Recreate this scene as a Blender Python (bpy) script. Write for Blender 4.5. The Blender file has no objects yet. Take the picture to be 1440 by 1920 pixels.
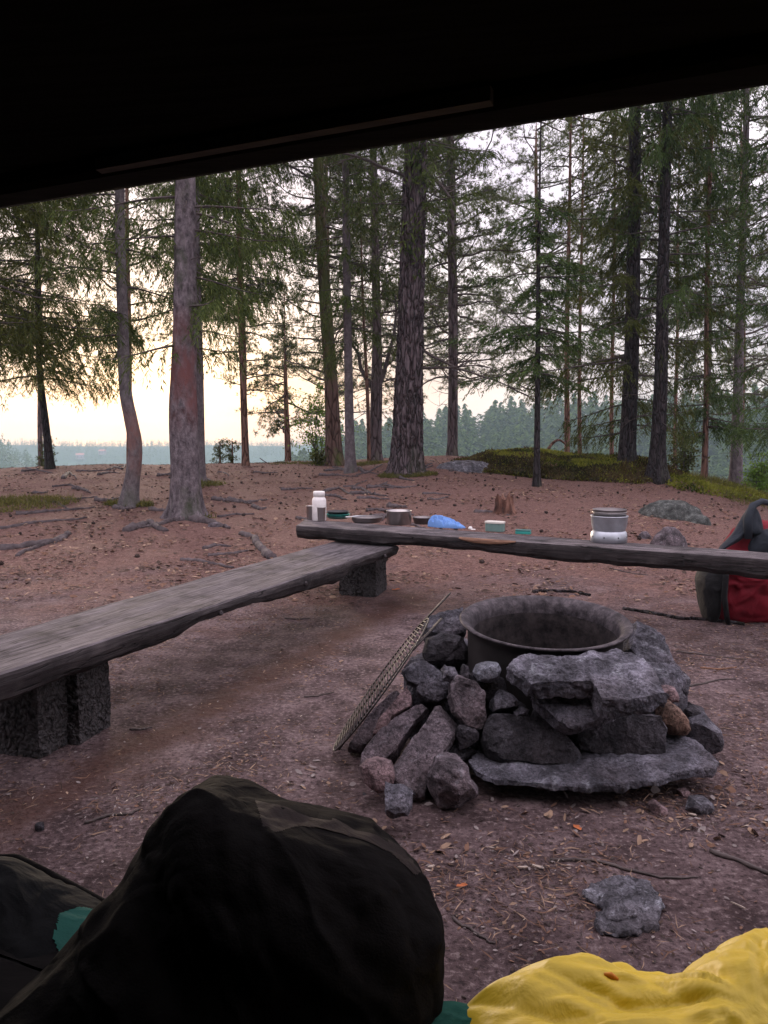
import bpy, math, random
import numpy as np
from mathutils import Vector, Matrix

S = bpy.context.scene
DENOISE = True
COL = S.collection
random.seed(7)
RNG = np.random.default_rng(11)

# ------------------------------------------------------------------ camera
F, CX, HY, CH = 1450.0, 720.0, 820.0, 1.10
PITCH = math.atan((960 - HY) / F)
cd = bpy.data.cameras.new('camera'); cam = bpy.data.objects.new('camera', cd); COL.objects.link(cam)
cd.sensor_fit = 'VERTICAL'; cd.sensor_height = 36; cd.sensor_width = 27; cd.lens = F / 1920 * 36
cd.clip_start = 0.05; cd.clip_end = 6000
cam.location = (0, 0, CH); cam.rotation_euler = (math.pi / 2 - PITCH, 0, 0)
S.camera = cam

# ------------------------------------------------------------------ world: dusk sky with thin cloud
SUN_AZ, SUN_EL = math.radians(-17), math.radians(5)
W = bpy.data.worlds.new('World'); S.world = W; W.use_nodes = True
nt = W.node_tree; N = nt.nodes; L = nt.links; N.clear()
out = N.new('ShaderNodeOutputWorld'); bg = N.new('ShaderNodeBackground'); bg.inputs[1].default_value = 0.1
sky = N.new('ShaderNodeTexSky'); sky.sky_type = 'NISHITA'; sky.sun_disc = False
sky.sun_elevation = SUN_EL; sky.sun_rotation = SUN_AZ; sky.air_density = 1.0; sky.dust_density = 1.5
tc = N.new('ShaderNodeTexCoord'); mp = N.new('ShaderNodeMapping'); mp.inputs['Scale'].default_value = (1.6, 1.6, 5.0)
nz = N.new('ShaderNodeTexNoise'); nz.inputs['Scale'].default_value = 1.7; nz.inputs['Detail'].default_value = 7; nz.inputs['Roughness'].default_value = .62
L.new(tc.outputs['Generated'], mp.inputs[0]); L.new(mp.outputs[0], nz.inputs[0])
rp = N.new('ShaderNodeValToRGB'); e = rp.color_ramp.elements
e[0].position = .36; e[0].color = (2.3, 2.0, 2.65, 1); e[1].position = .58; e[1].color = (4.6, 4.15, 4.45, 1)
L.new(nz.outputs[0], rp.inputs[0])
mx = N.new('ShaderNodeMix'); mx.data_type = 'RGBA'; mx.inputs[0].default_value = 0.865
sxz = N.new('ShaderNodeSeparateXYZ'); L.new(tc.outputs['Generated'], sxz.inputs[0])
lum = N.new('ShaderNodeMapRange'); lum.inputs[1].default_value = 0.0; lum.inputs[2].default_value = 1.0; lum.inputs[3].default_value = .56; lum.inputs[4].default_value = 2.0; L.new(sxz.outputs[2], lum.inputs[0])
vs_ = N.new('ShaderNodeVectorMath'); vs_.operation = 'SCALE'; L.new(rp.outputs[0], vs_.inputs[0]); L.new(lum.outputs[0], vs_.inputs['Scale'])   # overcast: zenith brighter than horizon
L.new(sky.outputs[0], mx.inputs[6]); L.new(vs_.outputs[0], mx.inputs[7])
L.new(mx.outputs[2], bg.inputs[0]); L.new(bg.outputs[0], out.inputs[0])

# ------------------------------------------------------------------ sun, low and veiled
sl = bpy.data.lights.new('sun', 'SUN'); sl.energy = 1.0; sl.angle = math.radians(11); sl.color = (1, .80, .62)
so = bpy.data.objects.new('sun', sl); COL.objects.link(so)
sd = Vector((math.sin(SUN_AZ) * math.cos(SUN_EL), math.cos(SUN_AZ) * math.cos(SUN_EL), math.sin(SUN_EL)))
so.rotation_euler = sd.to_track_quat('Z', 'Y').to_euler(); so.location = (-20, 60, 30)

# ------------------------------------------------------------------ exposure
S.view_settings.view_transform = 'Standard'; S.view_settings.look = 'None'
S.view_settings.exposure = 1.88; S.view_settings.gamma = 1
S.cycles.use_denoising = DENOISE
S.cycles.max_bounces = 6; S.cycles.diffuse_bounces = 3; S.cycles.glossy_bounces = 2; S.cycles.volume_bounces = 0
S.cycles.transmission_bounces = 2; S.cycles.sample_clamp_indirect = 4

# ------------------------------------------------------------------ picture geometry helpers
_c, _s = math.cos(PITCH), math.sin(PITCH)
def ray(px, py):
    a = (px - CX) / F; b = (960 - py) / F
    v = np.array([a, _c + b * _s, -_s + b * _c]); return v / v[1]
def P(px, py, d):
    v = ray(px, py) * d; return np.array([v[0], v[1], v[2] + CH])
def PZ(px, py, z):
    v = ray(px, py); t = (z - CH) / v[2]; return np.array([v[0] * t, v[1] * t, z])

# ------------------------------------------------------------------ numpy noise
def _h(ix, iy, iz):
    n = (ix * 374761393 + iy * 668265263 + iz * 2147483647 + 1013) & 0xffffffff
    n = ((n ^ (n >> 13)) * 1274126177) & 0xffffffff
    n = n ^ (n >> 16)
    return (n & 0xffff) / 65535.0
def vnoise(p):
    p = np.asarray(p, float); i = np.floor(p).astype(np.int64); f = p - i; f = f * f * (3 - 2 * f)
    x, y, z = i[..., 0], i[..., 1], i[..., 2]; fx, fy, fz = f[..., 0], f[..., 1], f[..., 2]
    r = 0
    for dx in (0, 1):
        for dy in (0, 1):
            for dz in (0, 1):
                w = (fx if dx else 1 - fx) * (fy if dy else 1 - fy) * (fz if dz else 1 - fz)
                r = r + w * _h(x + dx, y + dy, z + dz)
    return r * 2 - 1
def fbm(p, o=4, g=.5):
    p = np.asarray(p, float); r = 0; a = 1; t = 0
    for k in range(o):
        r = r + a * vnoise(p * (2 ** k) + 17.3 * k); t += a; a *= g
    return r / t
def sstep(a, b, x):
    t = np.clip((x - a) / (b - a), 0, 1); return t * t * (3 - 2 * t)

# ------------------------------------------------------------------ terrain height
_ta = np.array([-.9, -.55, -.40, -.25, -.14, -.05, .02, .08, .20, .30, .37, .44, .52, .9])
_tz = np.array([.30, .30, .40, .44, .48, .50, .57, .60, .50, .38, .20, -.08, -.25, -.4])
def H(x, y):
    x = np.asarray(x, float); y = np.asarray(y, float)
    r = np.hypot(x, y); az = np.arctan2(x, np.maximum(y, 0.01))
    zc = np.interp(az, _ta, _tz); zc = np.where(y > 0, zc, 0)
    R = 20.0
    z = zc * sstep(5.0, R, r) ** .85
    front = sstep(-8, 6, y)
    z = z - front * np.where(r > R, np.minimum((r - R) ** 2 * .035, (r - R) * .45), 0)
    # mossy bank, right of the central pine
    q = np.sqrt(((x - 3.78) / 2.25) ** 2 + ((y - 16.2) / 2.5) ** 2) + .10 * fbm(np.stack([x * .8, y * .8, x * 0], -1), 2)
    z = z + .25 * (1 - sstep(.66, 1.06, q)) * (1 + .45 * fbm(np.stack([x * 1.1, y * 1.1, x * 0 + 5], -1), 2))
    q2 = np.sqrt(((x - 5.8) / 1.8) ** 2 + ((y - 14.6) / 1.2) ** 2)
    z = z + .16 * (1 - sstep(.5, 1.05, q2))
    q3 = np.sqrt(((x - .55) / 1.5) ** 2 + ((y - 15.6) / 1.6) ** 2)
    z = z + .12 * (1 - sstep(.3, 1.0, q3))
    z = z + fbm(np.stack([x * .55, y * .55, x * 0 + 3], -1), 3) * .05 * sstep(3, 8, r)
    z = z + fbm(np.stack([x * 2.6, y * 2.6, x * 0], -1), 3) * .016 * sstep(1.5, 5, r)
    z = z + fbm(np.stack([x * 9, y * 9, x * 0 + 9], -1), 2) * .006
    return np.maximum(z, -31.0)
def G(px, py):
    v = ray(px, py)
    t = 1.0; prev = None
    while t < 26:
        if v[2] * t + CH < float(H(v[0] * t, v[1] * t)): break
        t += .04
    return np.array([v[0] * t, v[1] * t, float(H(v[0] * t, v[1] * t))])
def onG(x, y, dz=0): return np.array([x, y, float(H(x, y)) + dz])

# ------------------------------------------------------------------ materials
def ramp(nt, fac, stops):
    r = nt.nodes.new('ShaderNodeValToRGB'); el = r.color_ramp.elements
    while len(el) > len(stops): el.remove(el[-1])
    while len(el) < len(stops): el.new(1)
    for a, (p, c) in zip(el, stops):
        a.position = p; a.color = (*c, 1)
    nt.links.new(fac, r.inputs[0]); return r.outputs[0]
def mixc(nt, fac, a, b, mode='MIX'):
    m = nt.nodes.new('ShaderNodeMix'); m.data_type = 'RGBA'; m.blend_type = mode
    for sock, v in ((m.inputs[0], fac), (m.inputs[6], a), (m.inputs[7], b)):
        if isinstance(v, (int, float)): sock.default_value = v
        elif isinstance(v, tuple): sock.default_value = (*v, 1)
        else: nt.links.new(v, sock)
    return m.outputs[2]
def noise(nt, vec, scale, detail=5, rough=.55, dist=0):
    n = nt.nodes.new('ShaderNodeTexNoise'); n.inputs['Scale'].default_value = scale; n.inputs['Detail'].default_value = detail
    n.inputs['Roughness'].default_value = rough; n.inputs['Distortion'].default_value = dist
    nt.links.new(vec, n.inputs['Vector']); return n.outputs[0]
def vec(nt, scale=(1, 1, 1), coord='Object'):
    t = nt.nodes.new('ShaderNodeTexCoord'); m = nt.nodes.new('ShaderNodeMapping'); m.inputs['Scale'].default_value = scale
    nt.links.new(t.outputs[coord], m.inputs[0]); return m.outputs[0]
def base(name, rough=.8, metal=0, spec=.3):
    m = bpy.data.materials.new(name); m.use_nodes = True; b = m.node_tree.nodes['Principled BSDF']
    b.inputs['Roughness'].default_value = rough; b.inputs['Metallic'].default_value = metal; b.inputs['Specular IOR Level'].default_value = spec
    return m, m.node_tree, b
def bump(nt, b, h, strength, dist):
    n = nt.nodes.new('ShaderNodeBump'); n.inputs['Strength'].default_value = strength; n.inputs['Distance'].default_value = dist
    nt.links.new(h, n.inputs['Height']); nt.links.new(n.outputs[0], b.inputs['Normal'])
def nmat(name, stops, scale=6, rough=.8, metal=0, spec=.3, st=(1, 1, 1), bs=.6, bd=.01, bscale=None, detail=6, dist=0):
    m, nt, b = base(name, rough, metal, spec)
    v = vec(nt, st); n = noise(nt, v, scale, detail, .6, dist)
    nt.links.new(ramp(nt, n, stops), b.inputs['Base Color'])
    if bs: bump(nt, b, noise(nt, v, bscale or scale * 3, 7, .65), bs, bd)
    return m
def leafmat(name, c1, c2, trans=.25, rough=.6, ns=1.1, nw=.6, off=0.):
    m = bpy.data.materials.new(name); m.use_nodes = True; nt = m.node_tree; nt.nodes.clear()
    o = nt.nodes.new('ShaderNodeOutputMaterial'); d = nt.nodes.new('ShaderNodeBsdfDiffuse'); t = nt.nodes.new('ShaderNodeBsdfTranslucent'); mx = nt.nodes.new('ShaderNodeMixShader')
    g = nt.nodes.new('ShaderNodeNewGeometry'); v = vec(nt); n = noise(nt, v, ns, 4)
    a = nt.nodes.new('ShaderNodeMath'); a.operation = 'MULTIPLY_ADD'; a.inputs[1].default_value = .45; nt.links.new(g.outputs['Random Per Island'], a.inputs[0])
    a2 = nt.nodes.new('ShaderNodeMath'); a2.operation = 'MULTIPLY'; a2.operation = 'MULTIPLY_ADD'; a2.inputs[1].default_value = nw; a2.inputs[2].default_value = off; nt.links.new(n, a2.inputs[0]); nt.links.new(a2.outputs[0], a.inputs[2])
    c = ramp(nt, a.outputs[0], [(.25, c1), (.8, c2)])
    nt.links.new(c, d.inputs[0]); nt.links.new(c, t.inputs[0]); mx.inputs[0].default_value = trans
    nt.links.new(d.outputs[0], mx.inputs[1]); nt.links.new(t.outputs[0], mx.inputs[2]); nt.links.new(mx.outputs[0], o.inputs[0])
    return m
def barkmat(name, stops, lich=(.2, .24, .16), lamt=.35, vs=9, red=None, st=(1, 1, .22), bd=.03, cm=1.0):
    m, nt, b = base(name, .9, 0, .15)
    v = vec(nt, st); vo = nt.nodes.new('ShaderNodeTexVoronoi'); vo.feature = 'DISTANCE_TO_EDGE'; vo.inputs['Scale'].default_value = vs
    # warp
    w = nt.nodes.new('ShaderNodeTexNoise'); w.inputs['Scale'].default_value = vs * .8; nt.links.new(v, w.inputs['Vector'])
    vm = nt.nodes.new('ShaderNodeVectorMath'); vm.operation = 'MULTIPLY_ADD'; vm.inputs[1].default_value = (.12, .12, .12)
    nt.links.new(w.outputs['Color'], vm.inputs[0]); nt.links.new(v, vm.inputs[2]); nt.links.new(vm.outputs[0], vo.inputs['Vector'])
    crack = ramp(nt, vo.outputs['Distance'], [(0, (.25, .22, .2)), (.12, (1, 1, 1))])
    n = noise(nt, v, 14, 7, .7); c = ramp(nt, n, stops)
    c = mixc(nt, cm, c, crack, 'MULTIPLY')
    v2 = vec(nt, (1, 1, .5)); l = noise(nt, v2, 2.3, 6, .7)
    lf = ramp(nt, l, [(.52, (0, 0, 0)), (.66, (lamt,) * 3)]); c = mixc(nt, lf, c, lich)
    if red:
        (z0, z1, rc) = red
        sx = nt.nodes.new('ShaderNodeSeparateXYZ'); tcn = nt.nodes.new('ShaderNodeTexCoord'); nt.links.new(tcn.outputs['Object'], sx.inputs[0])
        mr = nt.nodes.new('ShaderNodeMapRange'); mr.interpolation_type = 'SMOOTHSTEP'; mr.inputs[1].default_value = z0; mr.inputs[2].default_value = z0 + .6; nt.links.new(sx.outputs[2], mr.inputs[0])
        mr2 = nt.nodes.new('ShaderNodeMapRange'); mr2.interpolation_type = 'SMOOTHSTEP'; mr2.inputs[1].default_value = z1 + .6; mr2.inputs[2].default_value = z1; nt.links.new(sx.outputs[2], mr2.inputs[0])
        q = nt.nodes.new('ShaderNodeMath'); q.operation = 'MULTIPLY'; nt.links.new(mr.outputs[0], q.inputs[0]); nt.links.new(mr2.outputs[0], q.inputs[1])
        nn = noise(nt, v2, 4, 5, .6); rr = ramp(nt, nn, [(.38, (0, 0, 0)), (.58, (1, 1, 1))])
        q2 = mixc(nt, 1.0, q.outputs[0], rr, 'MULTIPLY'); c = mixc(nt, q2, c, rc)
    nt.links.new(c, b.inputs['Base Color'])
    h = nt.nodes.new('ShaderNodeMath'); h.operation = 'MULTIPLY_ADD'; h.inputs[1].default_value = .5 + (1 - cm); nt.links.new(n, h.inputs[0])
    hh = ramp(nt, vo.outputs['Distance'], [(0, (1 - cm,) * 3), (.2, (1, 1, 1))]); nt.links.new(hh, h.inputs[2])
    bump(nt, b, h.outputs[0], .9, bd)
    return m

M = {}
M['pine_bark'] = barkmat('pine_bark', [(.3, (.075, .055, .06)), (.7, (.20, .155, .16))], (.12, .14, .07), .35)
M['big_bark'] = barkmat('big_pine_bark', [(.3, (.065, .048, .055)), (.7, (.21, .165, .175))], (.10, .13, .07), .3, vs=13, st=(1, 1, .20), bd=.06)
M['spruce_bark'] = barkmat('spruce_bark', [(.3, (.07, .056, .062)), (.7, (.23, .195, .21))], (.11, .125, .09), .6, vs=26, st=(1, 1, .6), bd=.012, cm=.25)
M['scar_bark'] = barkmat('scarred_spruce_bark', [(.36, (.050, .040, .045)), (.62, (.22, .185, .20))], (.055, .065, .04), .85, vs=26, st=(1, 1, .6), bd=.014, cm=.25, red=(.9, 2.0, (.16, .070, .068)))
M['curved_bark'] = barkmat('curved_spruce_bark', [(.3, (.065, .054, .058)), (.7, (.24, .21, .22))], (.08, .09, .06), .6, vs=26, st=(1, 1, .6), bd=.014, cm=.25, red=(.2, .9, (.22, .11, .095)))
M['mossy_bark'] = barkmat('mossy_pine_bark', [(.3, (.085, .05, .042)), (.7, (.21, .13, .11))], (.09, .12, .03), .9, red=(1.7, 9, (.085, .10, .035)))
M['dark_bark'] = barkmat('dark_bark', [(.3, (.022, .019, .021)), (.7, (.075, .062, .066))], (.08, .09, .06), .3, vs=18)
M['red_bark'] = barkmat('red_pine_bark', [(.3, (.13, .07, .055)), (.7, (.30, .17, .13))], (.12, .12, .08), .2)
M['twig'] = nmat('twig_wood', [(.3, (.05, .04, .038)), (.7, (.12, .095, .09))], 9, .9, bs=0)
M['spruce_needle'] = leafmat('spruce_needles', (.026, .042, .016), (.145, .185, .058), .38)
M['spruce_needle_dark'] = leafmat('dark_spruce_needles', (.024, .044, .018), (.12, .175, .058), .35)
M['warm_needle'] = leafmat('olive_needles', (.032, .042, .014), (.14, .155, .048), .35)
M['pine_needle'] = leafmat('pine_needles', (.045, .062, .026), (.155, .18, .072), .42)
M['birch_leaf'] = leafmat('birch_leaves', (.10, .18, .03), (.24, .38, .08), .5)
M['moss'] = leafmat('moss_plants', (.025, .038, .008), (.24, .25, .04), .25, .6, 1.1, 2.2, -.72)
M['moss_dark'] = leafmat('dark_heather', (.016, .020, .010), (.10, .070, .035), .15, .6, 1.3, 2.0, -.65)
M['grass'] = leafmat('yellow_grass', (.07, .08, .02), (.19, .17, .06), .25)

# ------------------------------------------------------------------ mesh helpers
def mk(name, V, faces, mats, parent=None, smooth=False, midx=None, origin=None):
    """faces: (n,k) array or list of arrays with equal k per array."""
    V = np.asarray(V, np.float32)
    if origin is not None: V = V - np.asarray(origin, np.float32)
    if isinstance(faces, np.ndarray): faces = [faces]
    me = bpy.data.meshes.new(name)
    me.vertices.add(len(V)); me.vertices.foreach_set('co', V.ravel())
    li = np.concatenate([f.ravel() for f in faces]).astype(np.int32)
    sz = np.concatenate([np.full(len(f), f.shape[1]) for f in faces]).astype(np.int32)
    st = np.concatenate([[0], np.cumsum(sz)[:-1]]).astype(np.int32)
    me.loops.add(len(li)); me.loops.foreach_set('vertex_index', li)
    me.polygons.add(len(sz)); me.polygons.foreach_set('loop_start', st)
    try: me.polygons.foreach_set('loop_total', sz)
    except Exception: pass
    if not isinstance(mats, (list, tuple)): mats = [mats]
    for m in mats: me.materials.append(m)
    if midx is not None: me.polygons.foreach_set('material_index', np.asarray(midx, np.int32))
    me.polygons.foreach_set('use_smooth', np.full(len(sz), bool(smooth)))
    me.update(calc_edges=True); me.validate()
    o = bpy.data.objects.new(name, me); COL.objects.link(o)
    if origin is not None: o.location = [float(q) for q in origin]
    if parent is not None:
        o.parent = parent
        if origin is not None: o.location = [float(a - b) for a, b in zip(origin, parent.location)]
    return o
def empty(name, loc):
    o = bpy.data.objects.new(name, None); COL.objects.link(o); o.location = [float(q) for q in loc]; o.empty_display_size = .2
    return o
def tag(o, label=None, cat=None, group=None, kind=None):
    if label: o['label'] = label
    if cat: o['category'] = cat
    if group: o['group'] = group
    if kind: o['kind'] = kind
    return o
class MB:
    def __init__(s): s.V = []; s.F = {}; s.n = 0
    def add(s, V, faces):
        V = np.asarray(V, float)
        for f in (faces if isinstance(faces, list) else [faces]):
            f = np.asarray(f, int); s.F.setdefault(f.shape[1], []).append(f + s.n)
        s.V.append(V); s.n += len(V); return s
    def tube(s, pts, rad, k=8, cap=True):
        V, Fc = tube(pts, rad, k, cap); return s.add(V, Fc)
    def lathe(s, prof, c=(0, 0, 0), k=40):
        a = np.linspace(0, 2 * math.pi, k, endpoint=False); m = len(prof)
        V = np.array([[r * math.cos(t), r * math.sin(t), z] for (r, z) in prof for t in a]) + np.array(c)
        i, j = np.meshgrid(np.arange(m - 1), np.arange(k), indexing='ij'); j2 = (j + 1) % k
        Fc = np.stack([i * k + j, i * k + j2, (i + 1) * k + j2, (i + 1) * k + j], -1).reshape(-1, 4)
        return s.add(V, Fc)
    def box(s, c, h, rz=0):
        c = np.array(c); h = np.array(h)
        q = np.array([[x, y, z] for x in (-1, 1) for y in (-1, 1) for z in (-1, 1)], float) * h
        R = np.array([[math.cos(rz), -math.sin(rz), 0], [math.sin(rz), math.cos(rz), 0], [0, 0, 1]])
        return s.add(q @ R.T + c, np.array([[0, 1, 3, 2], [4, 6, 7, 5], [0, 4, 5, 1], [2, 3, 7, 6], [0, 2, 6, 4], [1, 5, 7, 3]]))
    def build(s, name, mat, parent=None, smooth=False, origin=None):
        return mk(name, np.concatenate(s.V), [np.concatenate(f) for f in s.F.values()], mat, parent, smooth, None, origin)
def tube(pts, rad, k=8, cap=True):
    pts = np.asarray(pts, float); n = len(pts); rad = np.broadcast_to(np.asarray(rad, float), (n,))
    t = np.gradient(pts, axis=0); t /= np.linalg.norm(t, axis=1, keepdims=True) + 1e-9
    up = np.array([0, 0, 1.0]) if abs(t[0, 2]) < .8 else np.array([0, 1.0, 0])
    a = np.cross(t, up); a /= np.linalg.norm(a, axis=1, keepdims=True) + 1e-9; b = np.cross(t, a)
    th = np.linspace(0, 2 * math.pi, k, endpoint=False)
    V = pts[:, None] + rad[:, None, None] * (np.cos(th)[None, :, None] * a[:, None] + np.sin(th)[None, :, None] * b[:, None])
    V = V.reshape(-1, 3)
    i, j = np.meshgrid(np.arange(n - 1), np.arange(k), indexing='ij'); j2 = (j + 1) % k
    Fc = [np.stack([i * k + j, i * k + j2, (i + 1) * k + j2, (i + 1) * k + j], -1).reshape(-1, 4)]
    if cap:
        V = np.concatenate([V, pts[:1], pts[-1:]]); q = np.arange(k); q2 = (q + 1) % k
        Fc.append(np.concatenate([np.stack([q2, q, np.full(k, n * k)], -1), np.stack([(n - 1) * k + q, (n - 1) * k + q2, np.full(k, n * k + 1)], -1)]))
    return V, Fc

# ------------------------------------------------------------------ ground (one sheet to beyond the far shore)
ang = np.concatenate([np.linspace(-math.pi, -.75, 70, endpoint=False), np.linspace(-.75, .75, 560, endpoint=False), np.linspace(.75, math.pi, 70, endpoint=False)])
rr_ = np.concatenate([[.3, .6], np.geomspace(.9, 30, 300), np.geomspace(32, 1180, 46)])
A, R_ = np.meshgrid(ang, rr_, indexing='ij'); X = R_ * np.sin(A); Y = R_ * np.cos(A); Z = H(X, Y)
na, nr = A.shape
V = np.stack([X, Y, Z], -1).reshape(-1, 3); V = np.concatenate([V, [[0, 0, 0]]])
i, j = np.meshgrid(np.arange(na), np.arange(nr - 1), indexing='ij'); i2 = (i + 1) % na
Fq = np.stack([i * nr + j, i * nr + j + 1, i2 * nr + j + 1, i2 * nr + j], -1).reshape(-1, 4)
q = np.arange(na); Ft = np.stack([np.full(na, na * nr), q * nr, ((q + 1) % na) * nr], -1)
def ground_mat():
    m, nt, b = base('forest_floor', .95, 0, .12)
    v = vec(nt); big = noise(nt, v, .55, 4); mid = noise(nt, v, 5, 7, .65); fine = noise(nt, v, 55, 6, .7)
    needle = nt.nodes.new('ShaderNodeMapping'); needle.inputs['Scale'].default_value = (9, 26, 9); needle.inputs['Rotation'].default_value = (0, 0, .5); nt.links.new(v, needle.inputs[0])
    nd = noise(nt, needle.outputs[0], 3, 5, .7, 1.5)
    dirt = ramp(nt, mid, [(.36, (.062, .041, .041)), (.5, (.130, .089, .090)), (.66, (.215, .155, .156))])
    red = ramp(nt, nd, [(.36, (.050, .029, .026)), (.5, (.155, .088, .075)), (.64, (.35, .205, .175))])
    dirt = mixc(nt, ramp(nt, fine, [(.38, (.85, .85, .85)), (.475, (0, 0, 0))]), dirt, (.045, .032, .032))
    dirt = mixc(nt, ramp(nt, fine, [(.545, (0, 0, 0)), (.63, (.55, .55, .55))]), dirt, (.36, .28, .27))
    sx = nt.nodes.new('ShaderNodeSeparateXYZ'); nt.links.new(v, sx.inputs[0])
    mr = nt.nodes.new('ShaderNodeMapRange'); mr.inputs[1].default_value = 3.2; mr.inputs[2].default_value = 7.5; mr.inputs[3].default_value = -.28; mr.inputs[4].default_value = .42
    nt.links.new(sx.outputs[1], mr.inputs[0])
    ad = nt.nodes.new('ShaderNodeMath'); nt.links.new(mr.outputs[0], ad.inputs[0]); nt.links.new(noise(nt, v, 1.3, 5, .6), ad.inputs[1])
    f = ramp(nt, ad.outputs[0], [(.42, (0, 0, 0)), (.72, (1, 1, 1))])
    c = mixc(nt, f, dirt, red)
    # strip of dry needles blown together under the long bench
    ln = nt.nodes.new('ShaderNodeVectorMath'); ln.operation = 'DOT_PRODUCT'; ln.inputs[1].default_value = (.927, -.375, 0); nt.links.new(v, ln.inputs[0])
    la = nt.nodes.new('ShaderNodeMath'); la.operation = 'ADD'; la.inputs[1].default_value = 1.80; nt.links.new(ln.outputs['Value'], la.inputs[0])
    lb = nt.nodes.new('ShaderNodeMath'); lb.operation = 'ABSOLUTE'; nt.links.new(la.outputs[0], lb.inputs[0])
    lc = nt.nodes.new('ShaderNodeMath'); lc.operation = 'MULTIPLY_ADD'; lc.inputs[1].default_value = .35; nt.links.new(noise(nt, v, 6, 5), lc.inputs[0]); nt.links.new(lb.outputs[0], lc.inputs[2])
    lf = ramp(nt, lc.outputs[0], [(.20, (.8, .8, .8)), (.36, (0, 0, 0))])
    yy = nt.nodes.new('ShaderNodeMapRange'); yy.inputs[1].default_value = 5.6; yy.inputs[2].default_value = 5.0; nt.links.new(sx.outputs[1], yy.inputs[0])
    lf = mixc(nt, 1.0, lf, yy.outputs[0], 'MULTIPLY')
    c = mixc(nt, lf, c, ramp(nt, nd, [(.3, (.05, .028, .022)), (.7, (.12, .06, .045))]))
    nt.links.new(c, b.inputs['Base Color'])
    hs = nt.nodes.new('ShaderNodeMath'); hs.operation = 'MULTIPLY_ADD'; hs.inputs[1].default_value = .4; nt.links.new(fine, hs.inputs[0]); nt.links.new(mid, hs.inputs[2])
    bump(nt, b, hs.outputs[0], 1.0, .045)
    return m
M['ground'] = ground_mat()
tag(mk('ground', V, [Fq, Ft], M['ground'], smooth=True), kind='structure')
# lake
m, nt, b = base('lake_water', .12, 0, .5); b.inputs['Base Color'].default_value = (.05, .07, .08, 1); M['water'] = m
bump(nt, b, noise(nt, vec(nt), .6, 4), .2, .1)
tag(mk('lake_water', [[-1150, 40, -27], [1150, 40, -27], [1150, 1100, -27], [-1150, 1100, -27]], np.array([[0, 1, 2, 3]]), M['water']), kind='structure')

# ------------------------------------------------------------------ far shores: hills and their forest
def hill(name, az0, az1, d, depth, top, mat, nn=160, seed=0):
    aa = np.linspace(az0, az1, nn); k = 10
    Vs = []
    for q in range(k + 1):
        f = q / k
        hgt = top(aa) + fbm(np.stack([aa * 14 + seed, aa * 0 + f * 2, aa * 0], -1), 3) * 2.0 * f
        z = -29 + (hgt + 29) * math.sin(f * math.pi / 2) ** 1.1
        dd = d + depth * f
        Vs.append(np.stack([np.sin(aa) * dd, np.cos(aa) * dd, z], -1))
    Vs.append(np.stack([np.sin(aa) * (d + depth * 1.6), np.cos(aa) * (d + depth * 1.6), -30 + aa * 0], -1))
    V = np.concatenate(Vs); i, j = np.meshgrid(np.arange(k + 1), np.arange(nn - 1), indexing='ij')
    Fq = np.stack([i * nn + j, i * nn + j + 1, (i + 1) * nn + j + 1, (i + 1) * nn + j], -1).reshape(-1, 4)
    tag(mk(name, V, Fq, mat, smooth=True), kind='structure')
    def zat(a, f):
        hgt = top(a) + fbm(np.stack([a * 14 + seed, a * 0 + f * 2, a * 0], -1), 3) * 2.0 * f
        return -29 + (hgt + 29) * np.sin(f * math.pi / 2) ** 1.1
    return zat
M['hill'] = nmat('forest_hill', [(.3, (.03, .06, .03)), (.7, (.06, .11, .05))], .05, .95, bs=0)
M['far_tree'] = leafmat('far_forest_leaves', (.04, .075, .022), (.13, .20, .055), .25)
def proto_tree(nb, seed, kind):
    r = np.random.default_rng(seed); Vv = []; 
    for q in range(nb):
        t = r.random() ** .8; z = .12 + .88 * t
        if kind == 0: rad = .20 * (1 - t) ** .8 + .015
        else: rad = .30 * math.sqrt(max(.02, 1 - (2 * (t - .45)) ** 2 * .9))
        a = r.random() * 6.283; rr = rad * (.55 + .5 * r.random())
        c = np.array([math.cos(a) * rr, math.sin(a) * rr, z]); s = (.05 if kind == 0 else .075) * (1.3 - t * .6)
        o = np.array([math.cos(a), math.sin(a), -.5 if kind == 0 else .2 * r.standard_normal()]); w = np.array([-math.sin(a), math.cos(a), r.standard_normal() * .4])
        Vv += [c - o * s, c + w * s * .7, c + o * s * 1.5, c - w * s * .7]
    return np.array(Vv)
def forest(name, label, zat, az0, az1, d, depth, n, hh, nb, seed, fmin=0., frac_dec=.2):
    r = np.random.default_rng(seed); protos = [[proto_tree(nb, seed + k * 7 + q, k) for q in range(4)] for k in (0, 1)]
    Vs = []
    a = r.uniform(az0, az1, n); f = fmin + (1 - fmin) * r.random(n) ** .8; zs = zat(a, f) if True else 0
    for q in range(n):
        dd = d + depth * f[q]; k = 1 if r.random() < frac_dec else 0; h = hh * (.6 + .55 * r.random()) * (.8 if k else 1)
        Vv = protos[k][r.integers(4)]; t = r.random() * 6.28; c, s = math.cos(t), math.sin(t)
        Vv = Vv @ np.array([[c, s, 0], [-s, c, 0], [0, 0, 1]]) * np.array([h * .9, h * .9, h])
        Vs.append(Vv + np.array([math.sin(a[q]) * dd, math.cos(a[q]) * dd, zs[q] - .5]))
    V = np.concatenate(Vs); Fq = np.arange(len(V)).reshape(-1, 4)
    return tag(mk(name, V, Fq, M['far_tree']), label, 'forest', kind='stuff')
def top_far(a): return -9.0 + a * 0 + np.interp(a, [-.8, -.45, -.2, 0, .8], [1.5, 1, .3, 0, 1])
za = hill('far_hill', -.85, .85, 780, 190, top_far, M['hill'], 200, 3)
forest('far_forest', 'distant hazy blue wooded ridge across the lake', za, -.8, .8, 780, 190, 8500, 8, 30, 5, 0.1, .1)
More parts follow.
